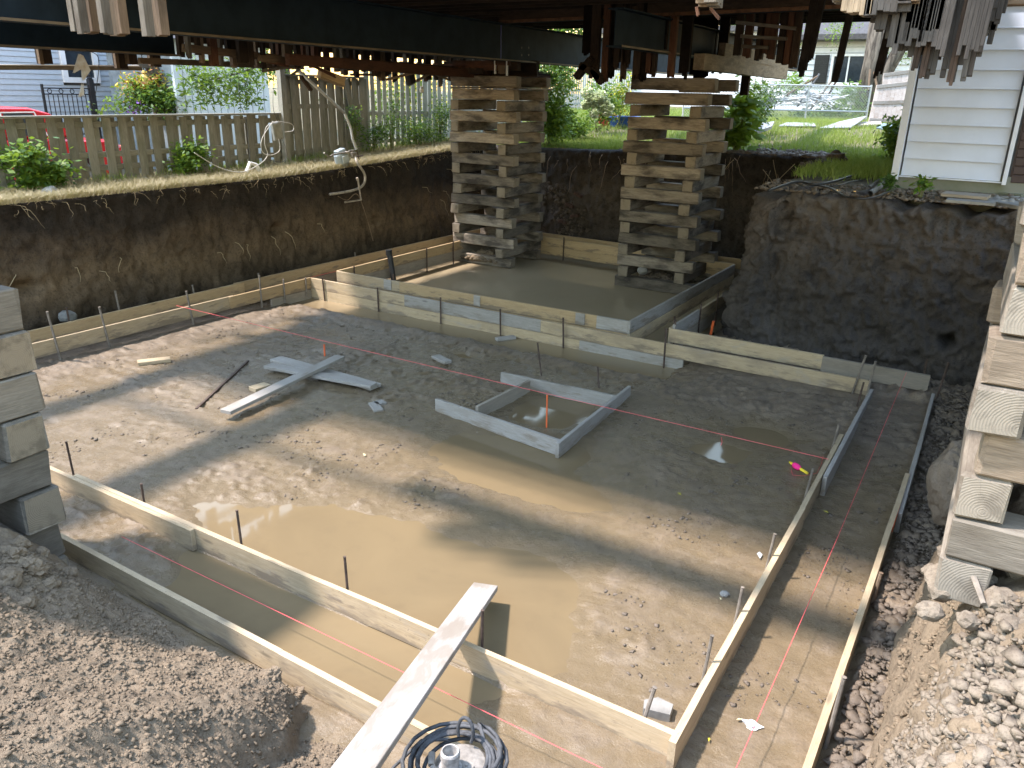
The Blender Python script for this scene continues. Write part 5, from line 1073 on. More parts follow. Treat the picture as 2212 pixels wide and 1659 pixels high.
c = on_x(312, 168, -16.0); ln = thing('gold_lantern', 'small golden lantern hanging over the flower basket', 'lantern', tuple(c)); m = MB(); m.lathe([(.14, -.14), (.15, -.12), (.10, .0), (.05, .06), (.03, .08), (.05, .1), (.02, .15)], 10, Matrix.Translation(Vector([float(t) for t in c]))); m.go('lantern_body', plain('gold_paint', (.5, .34, .08), .5), ln)
m = MB(); m.tube([c+np.array([0, 0, .15]), c+np.array([0, 0, .6])], .01, 5); m.go('chain', M_black, ln)
# pale shed
XS = -15.6; ys0, ys1 = on_x(388, 245, XS)[1], on_x(585, 245, XS)[1]
sh = thing('pale_blue_shed', 'pale blue shed with vertical panels behind the low fence', 'shed', (XS-1, (ys0+ys1)/2, 1.5)); M_shed = plain('pale_blue_panel', (.52, .60, .64), .6, var=.05, bump=.05)
m = MB(); m.box(XS-1.2, (ys0+ys1)/2, 2.9, 2.3, ys1-ys0-.02, 2.8); m.go('wall', plain('shed_gap', (.25, .3, .33), .7, bump=0), sh)
n = 14
for i in range(n):
    a = ys0+(ys1-ys0)*i/n; b = ys0+(ys1-ys0)*(i+1)/n; m = MB(); m.box(XS, (a+b)/2, 2.9, .03, b-a-.018, 2.85, .004); m.go('panel', M_shed, sh)
board('corner_board', (XS+.02, ys0-.03, 1.5), (XS+.02, ys0-.03, 4.35), .08, .08, M_shed, sh)
m = MB(); m.v = [(XS+.3, ys0-.3, 4.3), (XS+.3, ys1+.3, 4.3), (XS-2.7, ys1+.3, 4.3), (XS-2.7, ys0-.3, 4.3), (XS-1.2, ys0-.3, 5.2), (XS-1.2, ys1+.3, 5.2)]; m.f = [(0, 1, 5, 4), (2, 3, 4, 5), (0, 4, 3), (1, 2, 5), (0, 3, 2, 1)]; m.go('roof', M_roof, sh)
# red car
cy1 = float(on_x(262, 300, -14.9)[1]); cx = -15.7
car = thing('red_car', 'old red saloon car parked behind the low fence at the left edge', 'car', (cx, cy1-2.4, 1.5)); M_red = plain('red_car_paint', (.50, .012, .018), .22, .0, .02, 3, 0, .6)
def extr(prof, w, name, mat, par, cx=cx, round_=0.12):
    """side profile (y,z) given a rounded cross section of width w"""
    m = MB(); n = len(prof)
    for (f, sc_) in ((-.5, .86), (-.47, .96), (-.40, 1.0), (.40, 1.0), (.47, .96), (.5, .86)):
        zc = sum(p[1] for p in prof)/n; yc = sum(p[0] for p in prof)/n
        for (y, z) in prof: m.v.append((cx+w*f, yc+(y-yc)*(.5+.5*sc_), zc+(z-zc)*sc_))
    for k in range(5):
        for i in range(n): m.f.append((k*n+i, k*n+(i+1) % n, (k+1)*n+(i+1) % n, (k+1)*n+i))
    m.f.append(tuple(range(n))[::-1]); m.f.append(tuple(5*n+i for i in range(n))); return m.go(name, mat, par, smooth=False)
Y = lambda t: cy1-t
extr([(Y(0), 1.85), (Y(.0), 2.25), (Y(.15), 2.38), (Y(1.3), 2.45), (Y(3.5), 2.45), (Y(4.7), 2.32), (Y(4.85), 2.1), (Y(4.85), 1.75), (Y(.2), 1.72)], 1.8, 'body', M_red, car)
zr = float(on_x(60, 231, -15.3)[2])
cab = [(Y(.75), 2.44), (Y(1.25), zr-.10), (Y(1.6), zr), (Y(2.9), zr+.02), (Y(3.3), zr-.08), (Y(3.8), 2.44)]
extr(cab, 1.5, 'roof', M_red, car)
m = MB(); x = cx+.757
m.v = [(x, Y(1.45), 2.5), (x, Y(1.6), zr-.10), (x, Y(2.1), zr-.08), (x, Y(2.1), 2.5), (x, Y(2.2), 2.5), (x, Y(2.2), zr-.08), (x, Y(3.0), zr-.12), (x, Y(3.4), 2.5)]; m.f = [(0, 1, 2, 3), (4, 5, 6, 7)]; m.go('side_window', M_glass, car)
m = MB(); m.bar((x+.004, Y(1.40), 2.49), (x+.004, Y(1.57), zr-.08), .01, .02); m.bar((x+.004, Y(1.57), zr-.075), (x+.004, Y(3.0), zr-.085), .01, .02); m.bar((x+.004, Y(2.15), 2.5), (x+.004, Y(2.15), zr-.08), .01, .03); m.go('window_trim', M_white, car)
for yy in (Y(.95), Y(3.9)):
    for sx in (-.8, .8):
        m = MB(); m.lathe([(.31, -.1), (.33, -.08), (.33, .08), (.31, .1)], 20, Matrix.Translation((cx+sx, yy, 1.84)) @ Matrix.Rotation(math.pi/2, 4, 'Y')); w = m.go('wheel', M_black, car); m = MB(); m.lathe([(.19, -.105), (.2, .105)], 16, Matrix.Translation((cx+sx, yy, 1.84)) @ Matrix.Rotation(math.pi/2, 4, 'Y')); m.go('rim', M_metal, w)
m = MB(); m.box(cx, Y(.02), 1.95, 1.75, .1, .14, .03); m.go('rear_bumper', M_metal, car)
for sx in (-.7, .7): m = MB(); m.box(cx+sx, Y(0)+.02, 2.2, .25, .05, .14, .02); m.go('tail_light', M_orange, car)
# ================================================================== LEFT PLANTS
shrub('leafy_bush', 'bright green bush before the low fence at the left, beside a white rock', on_x(78, 362, -11.85)+np.array([0, 0, -.02]), (.3, .5, .34), 1500, .10, M_leafA, mats=[M_leafA, M_leafB, M_leafA], aspect=.6)
shrub('leafy_bush', 'round bright green bush in front of the middle of the low fence', on_x(423, 342, -11.95), (.28, .42, .3), 1500, .085, M_leafA, mats=[M_leafA, M_leafA, M_leafB])
for (u, v, a, b, c_, n, lab) in [(800, 300, .2, .5, .45, 900, 'leafy weeds at the foot of the tall fence right of the gas meter'), (762, 262, .15, .22, .35, 420, 'climbing vine patch on the tall fence beside the leaning board'), (905, 285, .3, .75, .35, 1700, 'dark nettle thicket against the picket fence'), (950, 265, .3, .5, .55, 1300, 'tall weeds at the right end of the picket fence, next to the far crib'), (845, 262, .2, .3, .6, 500, 'thin tall weeds climbing the picket fence')]:
    shrub('weed_clump', lab, on_x(u, v, -11.9), (a, b, c_), n, .075, M_leafB, 'weeds', mats=[M_leafB, M_leafA, M_leafC], stems=8, aspect=.35)
# overhanging branch in front of the shed
c = on_x(470, 180, -13.4); tb = thing('overhanging_branch', 'leafy branch hanging in front of the pale blue shed', 'tree branch', tuple(c), 0)
P = np.concatenate([on_x(u, v, -13.4)+rng.normal(0, 1, (n, 3))*np.array([.2, s, s*.75]) for (u, v, s, n) in [(430, 160, .20, 260), (415, 185, .16, 140), (455, 190, .20, 220), (480, 165, .22, 260), (520, 160, .22, 260), (525, 195, .20, 200), (530, 215, .12, 110), (465, 215, .10, 60), (560, 150, .2, 200)]])
for i, q in enumerate((M_leafA, M_leafB, M_leafC)): leaves('foliage', P[i::3], .13, q, tb, 'stuff', .32, .6)
m = MB(); m.tube([on_x(600, 120, -13.5), on_x(540, 150, -13.4), on_x(480, 168, -13.4), on_x(420, 178, -13.4)], [.03, .022, .014, .006], 6); m.tube([on_x(540, 150, -13.4), on_x(528, 190, -13.4), on_x(532, 225, -13.4)], [.015, .01, .005], 6); m.go('limb', M_bark, tb)
# garden behind the picket fence
for (u, v, r_, n, mats, lab) in [(880, 215, .8, 2200, [M_leafY, M_leafA, M_leafA], 'sunny yellow-green shrub behind the picket fence, left'), (945, 215, .9, 2600, [M_leafA, M_leafY, M_leafB], 'sunny yellow-green shrub behind the picket fence, beside the far crib'), (830, 235, .7, 1600, [M_leafB, M_leafA], 'green shrub behind the picket fence near the tall fence')]:
    shrub('garden_shrub', lab, on_x(u, v, -14.6), (r_*.6, r_, r_*1.1), n, .10, None, mats=mats, grp='shrubs in the garden behind the fence')
# trees behind everything on the left
def tree(name, lab, base, h, tr, crowns, nleaf, size, mats, cat='tree', grp='trees beyond the yards', limbs=None):
    b = np.array([float(t) for t in base]); r = thing(name, lab, cat, tuple(b), 0, grp); m = MB()
    m.tube([b-np.array([0, 0, .3]), b+np.array([.05, 0, h*.3]), b+np.array([-.05, .05, h*.6])], [tr*1.2, tr, tr*.8], 10)
    for (dx, dy, dz, rr) in crowns: m.tube([b+np.array([0, 0, h*.5]), b+np.array([dx*.5, dy*.5, (h*.5+dz)/2]), b+np.array([dx, dy, dz])], [tr*.6, tr*.35, tr*.12], 7)
    if limbs:
        for L in limbs: m.tube([b+np.array(p) for p, _ in L], [q for _, q in L], 9)
    m.go('trunk', M_bark, r, smooth=True)
    P = []
    for (dx, dy, dz, rr) in crowns:
        k = 10; cc = rng.normal(size=(k, 3)); cc /= np.linalg.norm(cc, axis=1)[:, None]; cc *= .7
        n = int(nleaf*rr**2); P.append(b+np.array([dx, dy, dz])+(rng.normal(size=(n, 3))*.27+cc[rng.integers(0, k, n)])*rr)
    P = np.concatenate(P)
    for i, q in enumerate(mats): leaves('crown', P[i::len(mats)], size, q, r, 'stuff', .5, .3)
    return r
tree('maple_tree', 'green tree rising behind the pale shed and the tall fence', (-18.5, 17.5, 1.7), 5, .18, [(0, 0, 3.6, 1.7), (1.2, 1.5, 4.2, 1.6), (-.8, -1.4, 4.4, 1.6), (.3, .2, 5.6, 1.8)], 900, .16, [M_leafA, M_leafB, M_leafC])
# ================================================================== BACK GARDEN
def on_G(u, v, dz=0.0):
    d = ray(u, v); t = 6.0
    while t < 200:
        p = np.array([0, 0, EYE])+d*t
        if p[2] <= float(G(p[0], p[1]))+dz: return p
        t += .03
    return p
def pot(name, lab, u, v, r, h, mat, sq=(1, 1)):
    p = on_G(u, v); t = thing(name, lab, 'planter', tuple(p), 0, 'planters in the back garden'); m = MB(); m.lathe([(r*.8, 0), (r*.95, h*.85), (r*1.05, h*.86), (r*1.05, h), (r*.9, h), (r*.85, h*.8)], 20, Matrix.Translation(Vector([float(a) for a in p])) @ Matrix.Diagonal((sq[0], sq[1], 1, 1))); m.go('pot', mat, t); 
    m = MB(); m.lathe([(r*.86, h*.86), (r*.3, h*.9)], 16, Matrix.Translation(Vector([float(a) for a in p])) @ Matrix.Diagonal((sq[0], sq[1], 1, 1))); m.go('potting_soil', M_mudclod, t); return p
p = pot('garden_bin', 'teal-grey plastic tub under the green bush beside the left far crib', 1196, 300, .33, .42, plain('teal_grey_plastic', (.22, .33, .36), .5))
pr_ = pot('red_pot', 'red flower pot beside the blue tub in the back garden', 1310, 274, .28, .36, plain('red_glazed', (.45, .07, .04), .4))
pb_ = pot('blue_tub', 'long blue tub with a tall yellow flowered plant in it', 1342, 274, .42, .30, plain('blue_plastic', (.03, .10, .38), .4), (1.3, 1.0))
for (u, v, w, rx, rz, n, mats, lab) in [(1196, 215, 18.6, .55, 1.2, 2600, [M_leafA, M_leafA, M_leafB], 'large light green bush beside the left far crib'), (1243, 262, 20.5, .5, .5, 1400, [M_leafB, M_leafA, M_leafA], 'dense dark bush below the hydrangeas'), (1205, 180, 23, .8, 1.0, 1900, [M_leafA, M_leafB], 'tall bush against the distant grey fence'), (1288, 232, 21.5, .5, .6, 1700, [M_leafB, M_leafA], 'hydrangea leaves behind the red pot'), (1190, 262, 18.5, .45, .5, 1400, [M_leafA, M_leafA, M_leafB], 'bright sprawling plant growing over the teal-grey tub')]:
    c = at_w(u, v, w); shrub('garden_bush', lab, c, (rx, rx, rz), n, .12, None, mats=mats, grp='bushes in the back garden')
c = at_w(1343, 215, 22.5); shrub('yellow_flower_plant', 'tall airy plant with yellow flowers rising from the blue tub', c, (.45, .45, .75), 1300, .10, None, mats=[M_leafY, M_leafA, M_leafA], cat='flowering plant')
for k, (u, v, r_) in enumerate([(1268, 200, .19), (1296, 207, .22), (1292, 218, .17), (1283, 221, .17), (1272, 216, .14), (1278, 212, .15), (1302, 232, .12), (1312, 242, .13), (1284, 245, .14), (1316, 233, .12), (1265, 226, .12), (1308, 222, .12)]):
    c = at_w(u, v, 19.8); r = thing('hydrangea_bloom', ['white', 'creamy white', 'pale green'][k % 3]+' round hydrangea bloom, '+['topmost on the left', 'largest of the cluster', 'just under the largest', 'left of the lower pair', 'leftmost middle', 'in the cluster centre', 'low right', 'lowest on the right', 'lowest near the middle', 'beside the yellow plant', 'outermost left low', 'right edge of the cluster'][k], 'flower', tuple(c), 0, 'hydrangea blooms')
    n = 300; d = rng.normal(size=(n, 3)); d /= np.linalg.norm(d, axis=1)[:, None]
    r_ *= .68
    leaves('petals', c+d*r_*.8*np.array([1, 1, .85]), .07, M_pet if 'M_pet' in globals() else leaf_mat('hydrangea_petal', (.75, .78, .66), (.62, .70, .45), .3), r, 'stuff', .8, 0, N=d); M_pet = bpy.data.materials['hydrangea_petal']
# far right garden: big leaved plant by the right crib
c = at_w(1597, 265, 16.5); shrub('large_leaved_plant', 'big light green leafy plant on the lawn right of the right far crib', c, (.42, .42, .55), 420, .30, M_leafA, 'plant', aspect=.5, droop=.5, stems=10)
c = at_w(1618, 230, 19); shrub('garden_bush', 'dark bush in front of the chain-link fence, behind the large leaved plant', c, (.6, .5, .6), 1400, .11, None, mats=[M_leafB, M_leafC], grp='bushes in the back garden')
# ================================================================== LAWN
def inpit(x, y, m=.0): return ((x > -10.9+m) & (x < -3.0) & (y < 17.0)) | ((x < .6) & (x > -10.9) & (y < 11.7))
n = 150000; x = rng.uniform(-15, 3, n); y = 16.9+rng.uniform(0, 1, n)**1.5*16; k = ~inpit(x, y) & ~((x < -12.3) & (y < 20)); k &= rng.uniform(0, 1, n) < (.35+.65*ss(-.25, .2, fbm(x*.7, y*.7, 3.0, 2))); x, y = x[k], y[k]
k = ~((y < 17.9) & (x > -7.3)); x, y = x[k], y[k]
blades('lawn_grass', np.stack([x, y, G(x, y)], -1), .13, .012, M_grass, .5, 'green uneven lawn grass behind the pit', 'grass')
n = 26000; x = rng.uniform(-2.6, 1.2, n)-.9; y = rng.uniform(12.0, 17.2, n); k = (x < -1.35) & ~((x > -2.9) & (y < 12.2)) | (y > 12.4) & (x < -1.4); k &= x > -2.8+.0*y; k &= rng.uniform(0, 1, n) < ss(12.2, 13.5, y+.6*pn(x*2, y*2)); x, y = x[k], y[k]
blades('side_grass', np.stack([x, y, G(x, y)+.02], -1), .14, .012, M_grass, .6, 'grass and weeds at the corner of the pale garage', 'grass')
n = 60000; x = rng.uniform(-12.5, -10.78, n); y = rng.uniform(2.5, 17.5, n); k = rng.uniform(0, 1, n) < (.55+.45*ss(-.2, .2, fbm(x*2, y*2, 8.0, 2))); x, y = x[k], y[k]
blades('straw_turf', np.stack([x, y, G(x, y)+.03], -1), .085, .008, M_straw, 1.0, 'straw coloured dry turf along the top of the left clay wall', 'dry grass')
n = 14000; y = rng.uniform(3, 17, n); x = -10.86+rng.normal(0, .05, n); P = np.stack([x, y, G(x, y)+.03], -1)
o = blades('turf_fringe', P, .10, .007, M_straw, 1.6, 'dry turf fringe hanging over the lip of the left clay wall', 'dry grass')
n = 4500; x = rng.uniform(-12.4, -11.9, n); y = rng.uniform(3, 17.5, n); k = fbm(x*2, y*1.5, 2.0, 2) > .0; x, y = x[k], y[k]
blades('green_tufts', np.stack([x, y, G(x, y)+.02], -1), .17, .012, M_grass, .6, 'green grass tufts along the foot of the left fences', 'grass')
# roots hanging out of the walls
def roots(name, lab, WW, n, zlo, zhi, mat, L=(.1, .5), r=.0035, out=.1, srange=(0, 1)):
    x, y, nx, ny, zt, s = WW; m = MB()
    for k in range(n):
        i = int(rng.uniform(*srange)*(len(x)-1)); z = zt[i]-rng.uniform(zlo, zhi); p = np.array([x[i]+nx[i]*out*rng.uniform(.0, 1), y[i]+ny[i]*out, z]); l = rng.uniform(*L); pts = [p-np.array([nx[i], ny[i], 0])*.08]
        dr = np.array([nx[i]*.3+rng.normal(0, .4)*abs(ny[i]+.01), ny[i]*.3+rng.normal(0, .5)*abs(nx[i]), -1.0])
        for j in range(5): pts.append(pts[-1]+dr*l/5+rng.normal(0, .018, 3)+(np.array([nx[i], ny[i], .6])*.07 if j == 0 else 0))
        m.tube(pts, [r, r, r*.9, r*.8, r*.6, r*.3], 4, False)
    return tag(m.go(name, mat, None, 'stuff'), lab, 'roots')
M_proot = plain('pale_root', (.45, .36, .22), .8, bump=0)
roots('hanging_roots', 'pale grass roots hanging from the lip of the left clay wall', WL, 120, .0, .10, M_proot, (.05, .22), .0022, .05)
roots('wall_roots', 'a few thin pale roots sticking out of the left clay wall', WL, 22, .3, 1.1, M_proot, (.15, .35), .005, .1)
roots('back_roots', 'brown roots hanging out of the back clay wall', WB, 34, .0, .35, M_root, (.15, .7), .006, .16)
roots('corner_roots', 'bare roots over the edge beside the right far crib', WB, 9, .0, .4, M_proot, (.4, 1.0), .006, .2, (0, .35))
# rubble in the back wall
n = 260; z = .15+rng.uniform(0, 1, n)**1.3*1.3; x = -8.75+rng.normal(0, .22, n)+.25*np.sin(z*3); P = np.stack([x, 16.47+.04*rng.normal(size=n), z], -1)
tag(clods('wall_rubble', P, rng.uniform(.02, .065, n), plain('rubble_stone', (.15, .12, .095), .9, var=.3, scale=5, bump=.4), .8, .25), 'stone and brick rubble showing in the back clay wall beside the left far crib', 'rubble')
for (x, z, a) in [(-8.45, 1.0, .3), (-8.3, .78, -.2), (-8.6, .62, .1), (-8.25, 1.25, .4)]:
    m = MB(); m.box(0, 0, 0, .2, .1, .065, .006); tag(m.go('old_brick', plain('old_red_brick', (.13, .075, .055), .9, var=.3, bump=.4) if 'old_red_brick' not in bpy.data.materials else bpy.data.materials['old_red_brick'], M=Matrix.Translation((x, 16.36, z)) @ Matrix.Rotation(a, 4, 'Y')), 'old red brick stuck in the rubble of the back clay wall, '+{1.0: 'second from the top', .78: 'third from the top', .62: 'lowest one', 1.25: 'topmost one'}[z], 'brick', 'bricks in the back wall')
# ================================================================== RIGHT: GARAGE
GX, GY, GZ = -1.36, 12.3, 2.42
ga = thing('pale_garage', 'pale blue-white sided garage with a dark brown door on the right', 'garage', (GX+3, GY+3, 2.2)); M_gs = plain('pale_blue_siding', (.47, .54, .66), .5, var=.05, scale=2, bump=.03); M_trim = plain('pale_trim', (.52, .57, .65), .5, var=.03)
gw = float(on_y(2172, 380, GY)[0])
m = MB(); m.box(GX+3.0, GY+3.05, 4.2, 5.95, 6, 3.5); m.go('wall', plain('sheathing', (.2, .22, .25), .8), ga)
m = MB(); m.box(GX+3.0, GY+3.03, 2.25, 6.02, 6.06, .5); m.go('foundation', M_concg, ga)
zz = [float(on_y(2085, v, GY)[2]) for v in (388, 348.5, 310, 272, 232.5, 192, 151.5, 108, 62, 15, -30)]
zz[0] = GZ+.02
for a, b in zip(zz[:-1], zz[1:]):
    m = MB(); x0, x1 = GX+.07, gw-.05; h = b-a
    m.v = [(x0, GY+.03, a), (x1, GY+.03, a), (x0, GY-.022, a), (x1, GY-.022, a), (x0, GY-.018, a+.012), (x1, GY-.018, a+.012), (x0, GY+.012, b), (x1, GY+.012, b), (x0, GY+.03, b), (x1, GY+.03, b)]
    m.f = [(0, 1, 3, 2), (2, 3, 5, 4), (4, 5, 7, 6), (6, 7, 9, 8), (0, 2, 4, 6, 8), (1, 9, 7, 5, 3)]; m.go('siding_board', M_gs, ga)
board('corner_trim', (GX, GY-.03, GZ-.05), (GX, GY-.03, 5.6), .09, .13, M_trim, ga); board('corner_trim', (gw, GY-.03, GZ-.02), (gw, GY-.03, 5.6), .05, .08, M_trim, ga); board('drip_strip', (GX+.05, GY-.03, GZ+.005), (gw, GY-.03, GZ+.005), .02, .018, M_trim, ga)
gd = MB(); gd.box(gw+1.3, GY+.03, 3.6, 2.5, .04, 2.4); gdo = gd.go('door', plain('dark_brown_door', (.035, .022, .025), .45, var=.1), ga)
for k in range(22):
    m = MB(); m.box(gw+1.3, GY-.0, GZ+.06+k*.105, 2.46, .03, .096, .006); m.go('door_slat', bpy.data.materials['dark_brown_door'], gdo)
m = MB(); m.v = [(GX-.3, GY-.3, 5.7), (5.2, GY-.3, 5.7), (5.2, GY+6.4, 5.7), (GX-.3, GY+6.4, 5.7), (1.9, GY-.3, 7.2), (1.9, GY+6.4, 7.2)]; m.f = [(0, 4, 5, 3), (1, 2, 5, 4), (0, 1, 4), (3, 5, 2), (0, 3, 2, 1)]; m.go('roof', M_roof, ga)
# flat boards, downpipe lengths, cables, weeds by the garage
def flatb(name, lab, uv, z, w, h, mat, cat, dz=0):
    a, b = on_z(*uv[0], z), on_z(*uv[1], z); return tag(board(name, a, b, w, h, mat, seg=3, rough=.004), lab, cat)
flatb('flat_board', 'grey wet board lying in front of the garage foundation', ((2038, 418), (2136, 426)), 2.30, .34, .035, M_greyd, 'board')
m = [flatb('paving_slab', 'thin broken slab under the grey wet board', ((2045, 432), (2150, 440)), 2.265, .25, .03, M_conc, 'slab'), flatb('paving_slab', 'cracked slab at the right edge in front of the garage', ((2140, 432), (2235, 450)), 2.24, .36, .04, M_conc, 'slab'), flatb('paving_slab', 'mossy slab against the garage foundation below the brown door', ((2125, 415), (2215, 425)), 2.27, .25, .07, M_concg, 'slab')]
x = rng.uniform(-.5, .5, 160); tag(clods('slab_rubble', np.stack([x, 11.9+rng.uniform(-.3, .25, 160), 2.25+0*x], -1), rng.uniform(.015, .05, 160), M_conc, .6), 'small concrete rubble between the slabs by the garage', 'rubble')
for k, (a, b, r_) in enumerate([((1880, 418), (1936, 378), .035), ((1878, 405), (1925, 370), .022)]):
    A, B = on_z(*a, 2.27), on_z(*b, 2.32); m = MB(); m.tube([A, B], r_, 12, False); m.tube([A, B], r_*.7, 12, False); tag(m.go('old_pipe', plain('grey_pipe', (.2, .2, .19), .7, .0, .2, 12) if k == 0 else M_rebarp), ['thick grey pipe lying over the edge by the garage corner', 'thin rusty pipe lying beside the thick grey one'][k], 'pipe', 'pipes by the garage corner')
zc = 2.26
for k, pts in enumerate([[(1660, 412), (1720, 393), (1760, 398), (1800, 392), (1850, 378), (1878, 384)], [(1745, 398), (1790, 405), (1830, 425), (1880, 428), (1925, 412)], [(1755, 398), (1800, 402), (1840, 392), (1865, 390)]]):
    P_ = [on_z(u, v, zc+(.07 if 0 < i < len(pts)-1 else .02)) for i, (u, v) in enumerate(pts)]; wire('black_cable', bez(P_, 40), [.017, .013, .009][k], M_black, ['thick black cable snaking over the edge towards the garage corner', 'black cable looping low across the mud to the garage corner', 'thin black cable beside the thick one'][k], 'cable')
shrub('weed_plant', 'small leafy weed in front of the garage foundation', on_z(1992, 398, 2.40), (.10, .08, .13), 130, .09, M_leafB, 'weed', mats=[M_leafB, M_leafA], aspect=.35, stems=4)
shrub('weed_plant', 'low weed at the garage corner beside the pipes', on_z(1925, 395, 2.38), (.13, .12, .10), 200, .07, M_leafB, 'weed', mats=[M_leafB, M_leafC], stems=4)
shrub('bright_weeds', 'bright green weeds growing at the far side of the garage corner', at_w(1932, 330, 14.5), (.35, .5, .6), 1500, .12, None, 'weeds', mats=[M_leafA, M_leafA, M_leafB])
for (u, v, r_, lab) in [(1800, 352, .22, 'biggest dark soil lump on the edge of the lawn'), (1775, 358, .16, 'dark soil lump left of the biggest one on the lawn edge'), (1745, 362, .14, 'low dark soil lump near the roots on the lawn edge')]:
    rock('soil_lump', on_G(u, v+8)+np.array([0, 0, r_*.4]), r_, M_wallR, lab, 'soil lump', jag=.3, sub=3)
# mud lip on the lawn edge and brown slab of soil
n = 2600; x = rng.uniform(-7.6, -2.9, n); y = 16.9+rng.exponential(.35, n); tag(clods('edge_clods', np.stack([x, y, G(x, y)+.02], -1), .015*(5**(rng.uniform(0, 1, n)**2.2)), M_mudclod, .6, .3), 'dark soil clods along the edge of the lawn behind the right far crib', 'soil clods')
n = 1800; x = rng.uniform(-3.0, .4, n); y = rng.uniform(11.35, 12.2, n); tag(clods('ledge_clods', np.stack([x, y, G(x, y)+.015], -1), .008*(5**(rng.uniform(0, 1, n)**2.2)), M_mudclod, .6, .3), 'small dark clods on the ledge in front of the garage', 'soil clods')
n = 900; s_ = rng.uniform(0, 1, n); x = .4-s_*3.3; tag(clods('toe_clods', np.stack([x, 10.35+.12*s_*2+rng.normal(0, .13, n), .10+.05*rng.uniform(0, 1, n)], -1), .012*(6**(rng.uniform(0, 1, n)**2)), M_mudclod, .7, .3), 'dark clods fallen at the foot of the right clay wall', 'soil clods')
# ================================================================== FAR RIGHT YARD
M_wsid = plain('white_siding', (.66, .68, .70), .6, var=.04, bump=.03); M_wgap = plain('white_siding_gap', (.3, .32, .34), .7, bump=0)
def white_house(lab, ua, ub, w, zt, sp=.2):
    a, b = at_w(ua, 235, w), at_w(ub, 235, w); b[1] = a[1]; b = on_y(ub, 235, a[1]); y = a[1]; zb = float(G(a[0], y))-.2
    h = thing('white_house', lab, 'house', ((a[0]+b[0])/2, y, zb), 0, 'white houses beyond the chain-link fence'); m = MB(); m.box((a[0]+b[0])/2, y+3, (zb+zt)/2, b[0]-a[0], 5.9, zt-zb-.01); m.go('wall', M_wgap, h)
    z = zb+.1
    while z+sp < zt:
        m = MB(); m.v = [(a[0], y+.05, z), (b[0], y+.05, z), (a[0], y-.01, z), (b[0], y-.01, z), (a[0], y+.04, z+sp-.015), (b[0], y+.04, z+sp-.015)]; m.f = [(0, 1, 3, 2), (2, 3, 5, 4), (0, 2, 4), (1, 5, 3)]; m.go('siding_board', M_wsid, h); z += sp
    return h, a[0], b[0], y, zb
def window(par, x0, x1, z0, z1, y, shutters=True):
    m = MB(); t = .09
    for (p, q, r_, s_) in [(x0-t, x1+t, z0-t, z0), (x0-t, x1+t, z1, z1+t), (x0-t, x0, z0, z1), (x1, x1+t, z0, z1)]: m.box((p+q)/2, y-.05, (r_+s_)/2, q-p-.002, .09, s_-r_-.002)
    m.box((x0+x1)/2, y-.04, (z0+z1)/2, .05, .06, z1-z0); w = m.go('window', M_white, par); m = MB(); m.box((x0+x1)/2, y-.02, (z0+z1)/2, x1-x0, .02, z1-z0); m.go('pane', M_glass, w)
    if shutters:
        for xx in (x0-.42, x1+.42):
            m = MB(); m.box(xx, y-.05, (z0+z1)/2, .5, .04, z1-z0+.1)
            for k in range(14): m.box(xx, y-.08, z0+(z1-z0)*(k+.5)/14, .42, .03, .05)
            m.go('shutter', M_black, w)
h1, xa1, xb1, yh, zb = white_house('white sided house with black shutters behind the tree', 1655, 1948, 31, 5.55)
p0, p1 = on_y(1795, 178, yh), on_y(1868, 128, yh); window(h1, float(p0[0]), float(p1[0]), float(p0[2]), float(p1[2])+.1, yh)
m = MB(); m.v = [(xa1-.4, yh-.5, 5.55), (xb1+.4, yh-.5, 5.55), (xb1+.4, yh+6.4, 5.55), (xa1-.4, yh+6.4, 5.55), (xa1-.4, yh+3, 7.2), (xb1+.4, yh+3, 7.2)]; m.f = [(0, 1, 5, 4), (2, 3, 4, 5), (0, 4, 3), (1, 2, 5), (0, 3, 2, 1)]; m.box((xa1+xb1)/2, yh-.5, 5.5, xb1-xa1+.8, .06, .18); m.go('roof', M_roof, h1)
h2, xa2, xb2, yh2, zb2 = white_house('taller white house with an upstairs window at the right, behind the first', 1880, 2010, 38, 11.0)
p0, p1 = on_y(1945, 62, yh2), on_y(1970, 25, yh2); window(h2, float(p0[0]), float(p1[0])+.2, float(p0[2]), float(p1[2])+.1, yh2, False)
m = MB(); m.box((xa2+xb2)/2, yh2+3, 11.1, xb2-xa2+.8, 6.6, .2); m.go('roof', M_roof, h2)
wh = at_w(1480, 215, 34); m = MB(); m.box(wh[0], wh[1]+2, 4.2, 9, 3.5, 3.4); gh = thing('white_outbuilding', 'pale outbuilding glimpsed through the gaps of the right far crib', 'outbuilding', (wh[0], wh[1], 2.6)); m.go('wall', M_wsid, gh); m = MB(); m.box(wh[0], wh[1]+2, 6.0, 9.8, 4.3, .2); m.go('roof', M_roof, gh)
# trees there
tb_ = at_w(1868, 240, 26.5); tb_[2] = float(G(tb_[0], tb_[1]))
tree('forked_tree', 'grey forked tree trunk between the chain-link fence and the white house', tb_, 6, .34, [(.3, .5, 6.4, 1.3), (1.6, .2, 6.6, 1.4), (-1.0, .5, 6.6, 1.2)], 500, .12, [M_leafA, M_leafB], limbs=[[((0, 0, .2), .34), ((.35, 0, 1.2), .22), ((.9, .1, 2.6), .2), ((1.6, .2, 4.6), .15)], [((-.05, 0, 2.0), .26), ((.25, .1, 3.4), .15), ((.35, .1, 5.0), .12)]])
tree('leafy_tree', 'dark green leafy tree behind the roof of the white house', (at_w(1760, 200, 44)[0], at_w(1760, 200, 44)[1], 3.0), 6, .3, [(0, 0, 4.8, 2.4), (2.0, 0, 5.4, 2.2), (-2, 0, 5.2, 2.2), (-4.2, 1, 4.6, 2.2), (0.5, 1, 7.0, 2.4)], 420, .26, [M_leafC, M_leafB])
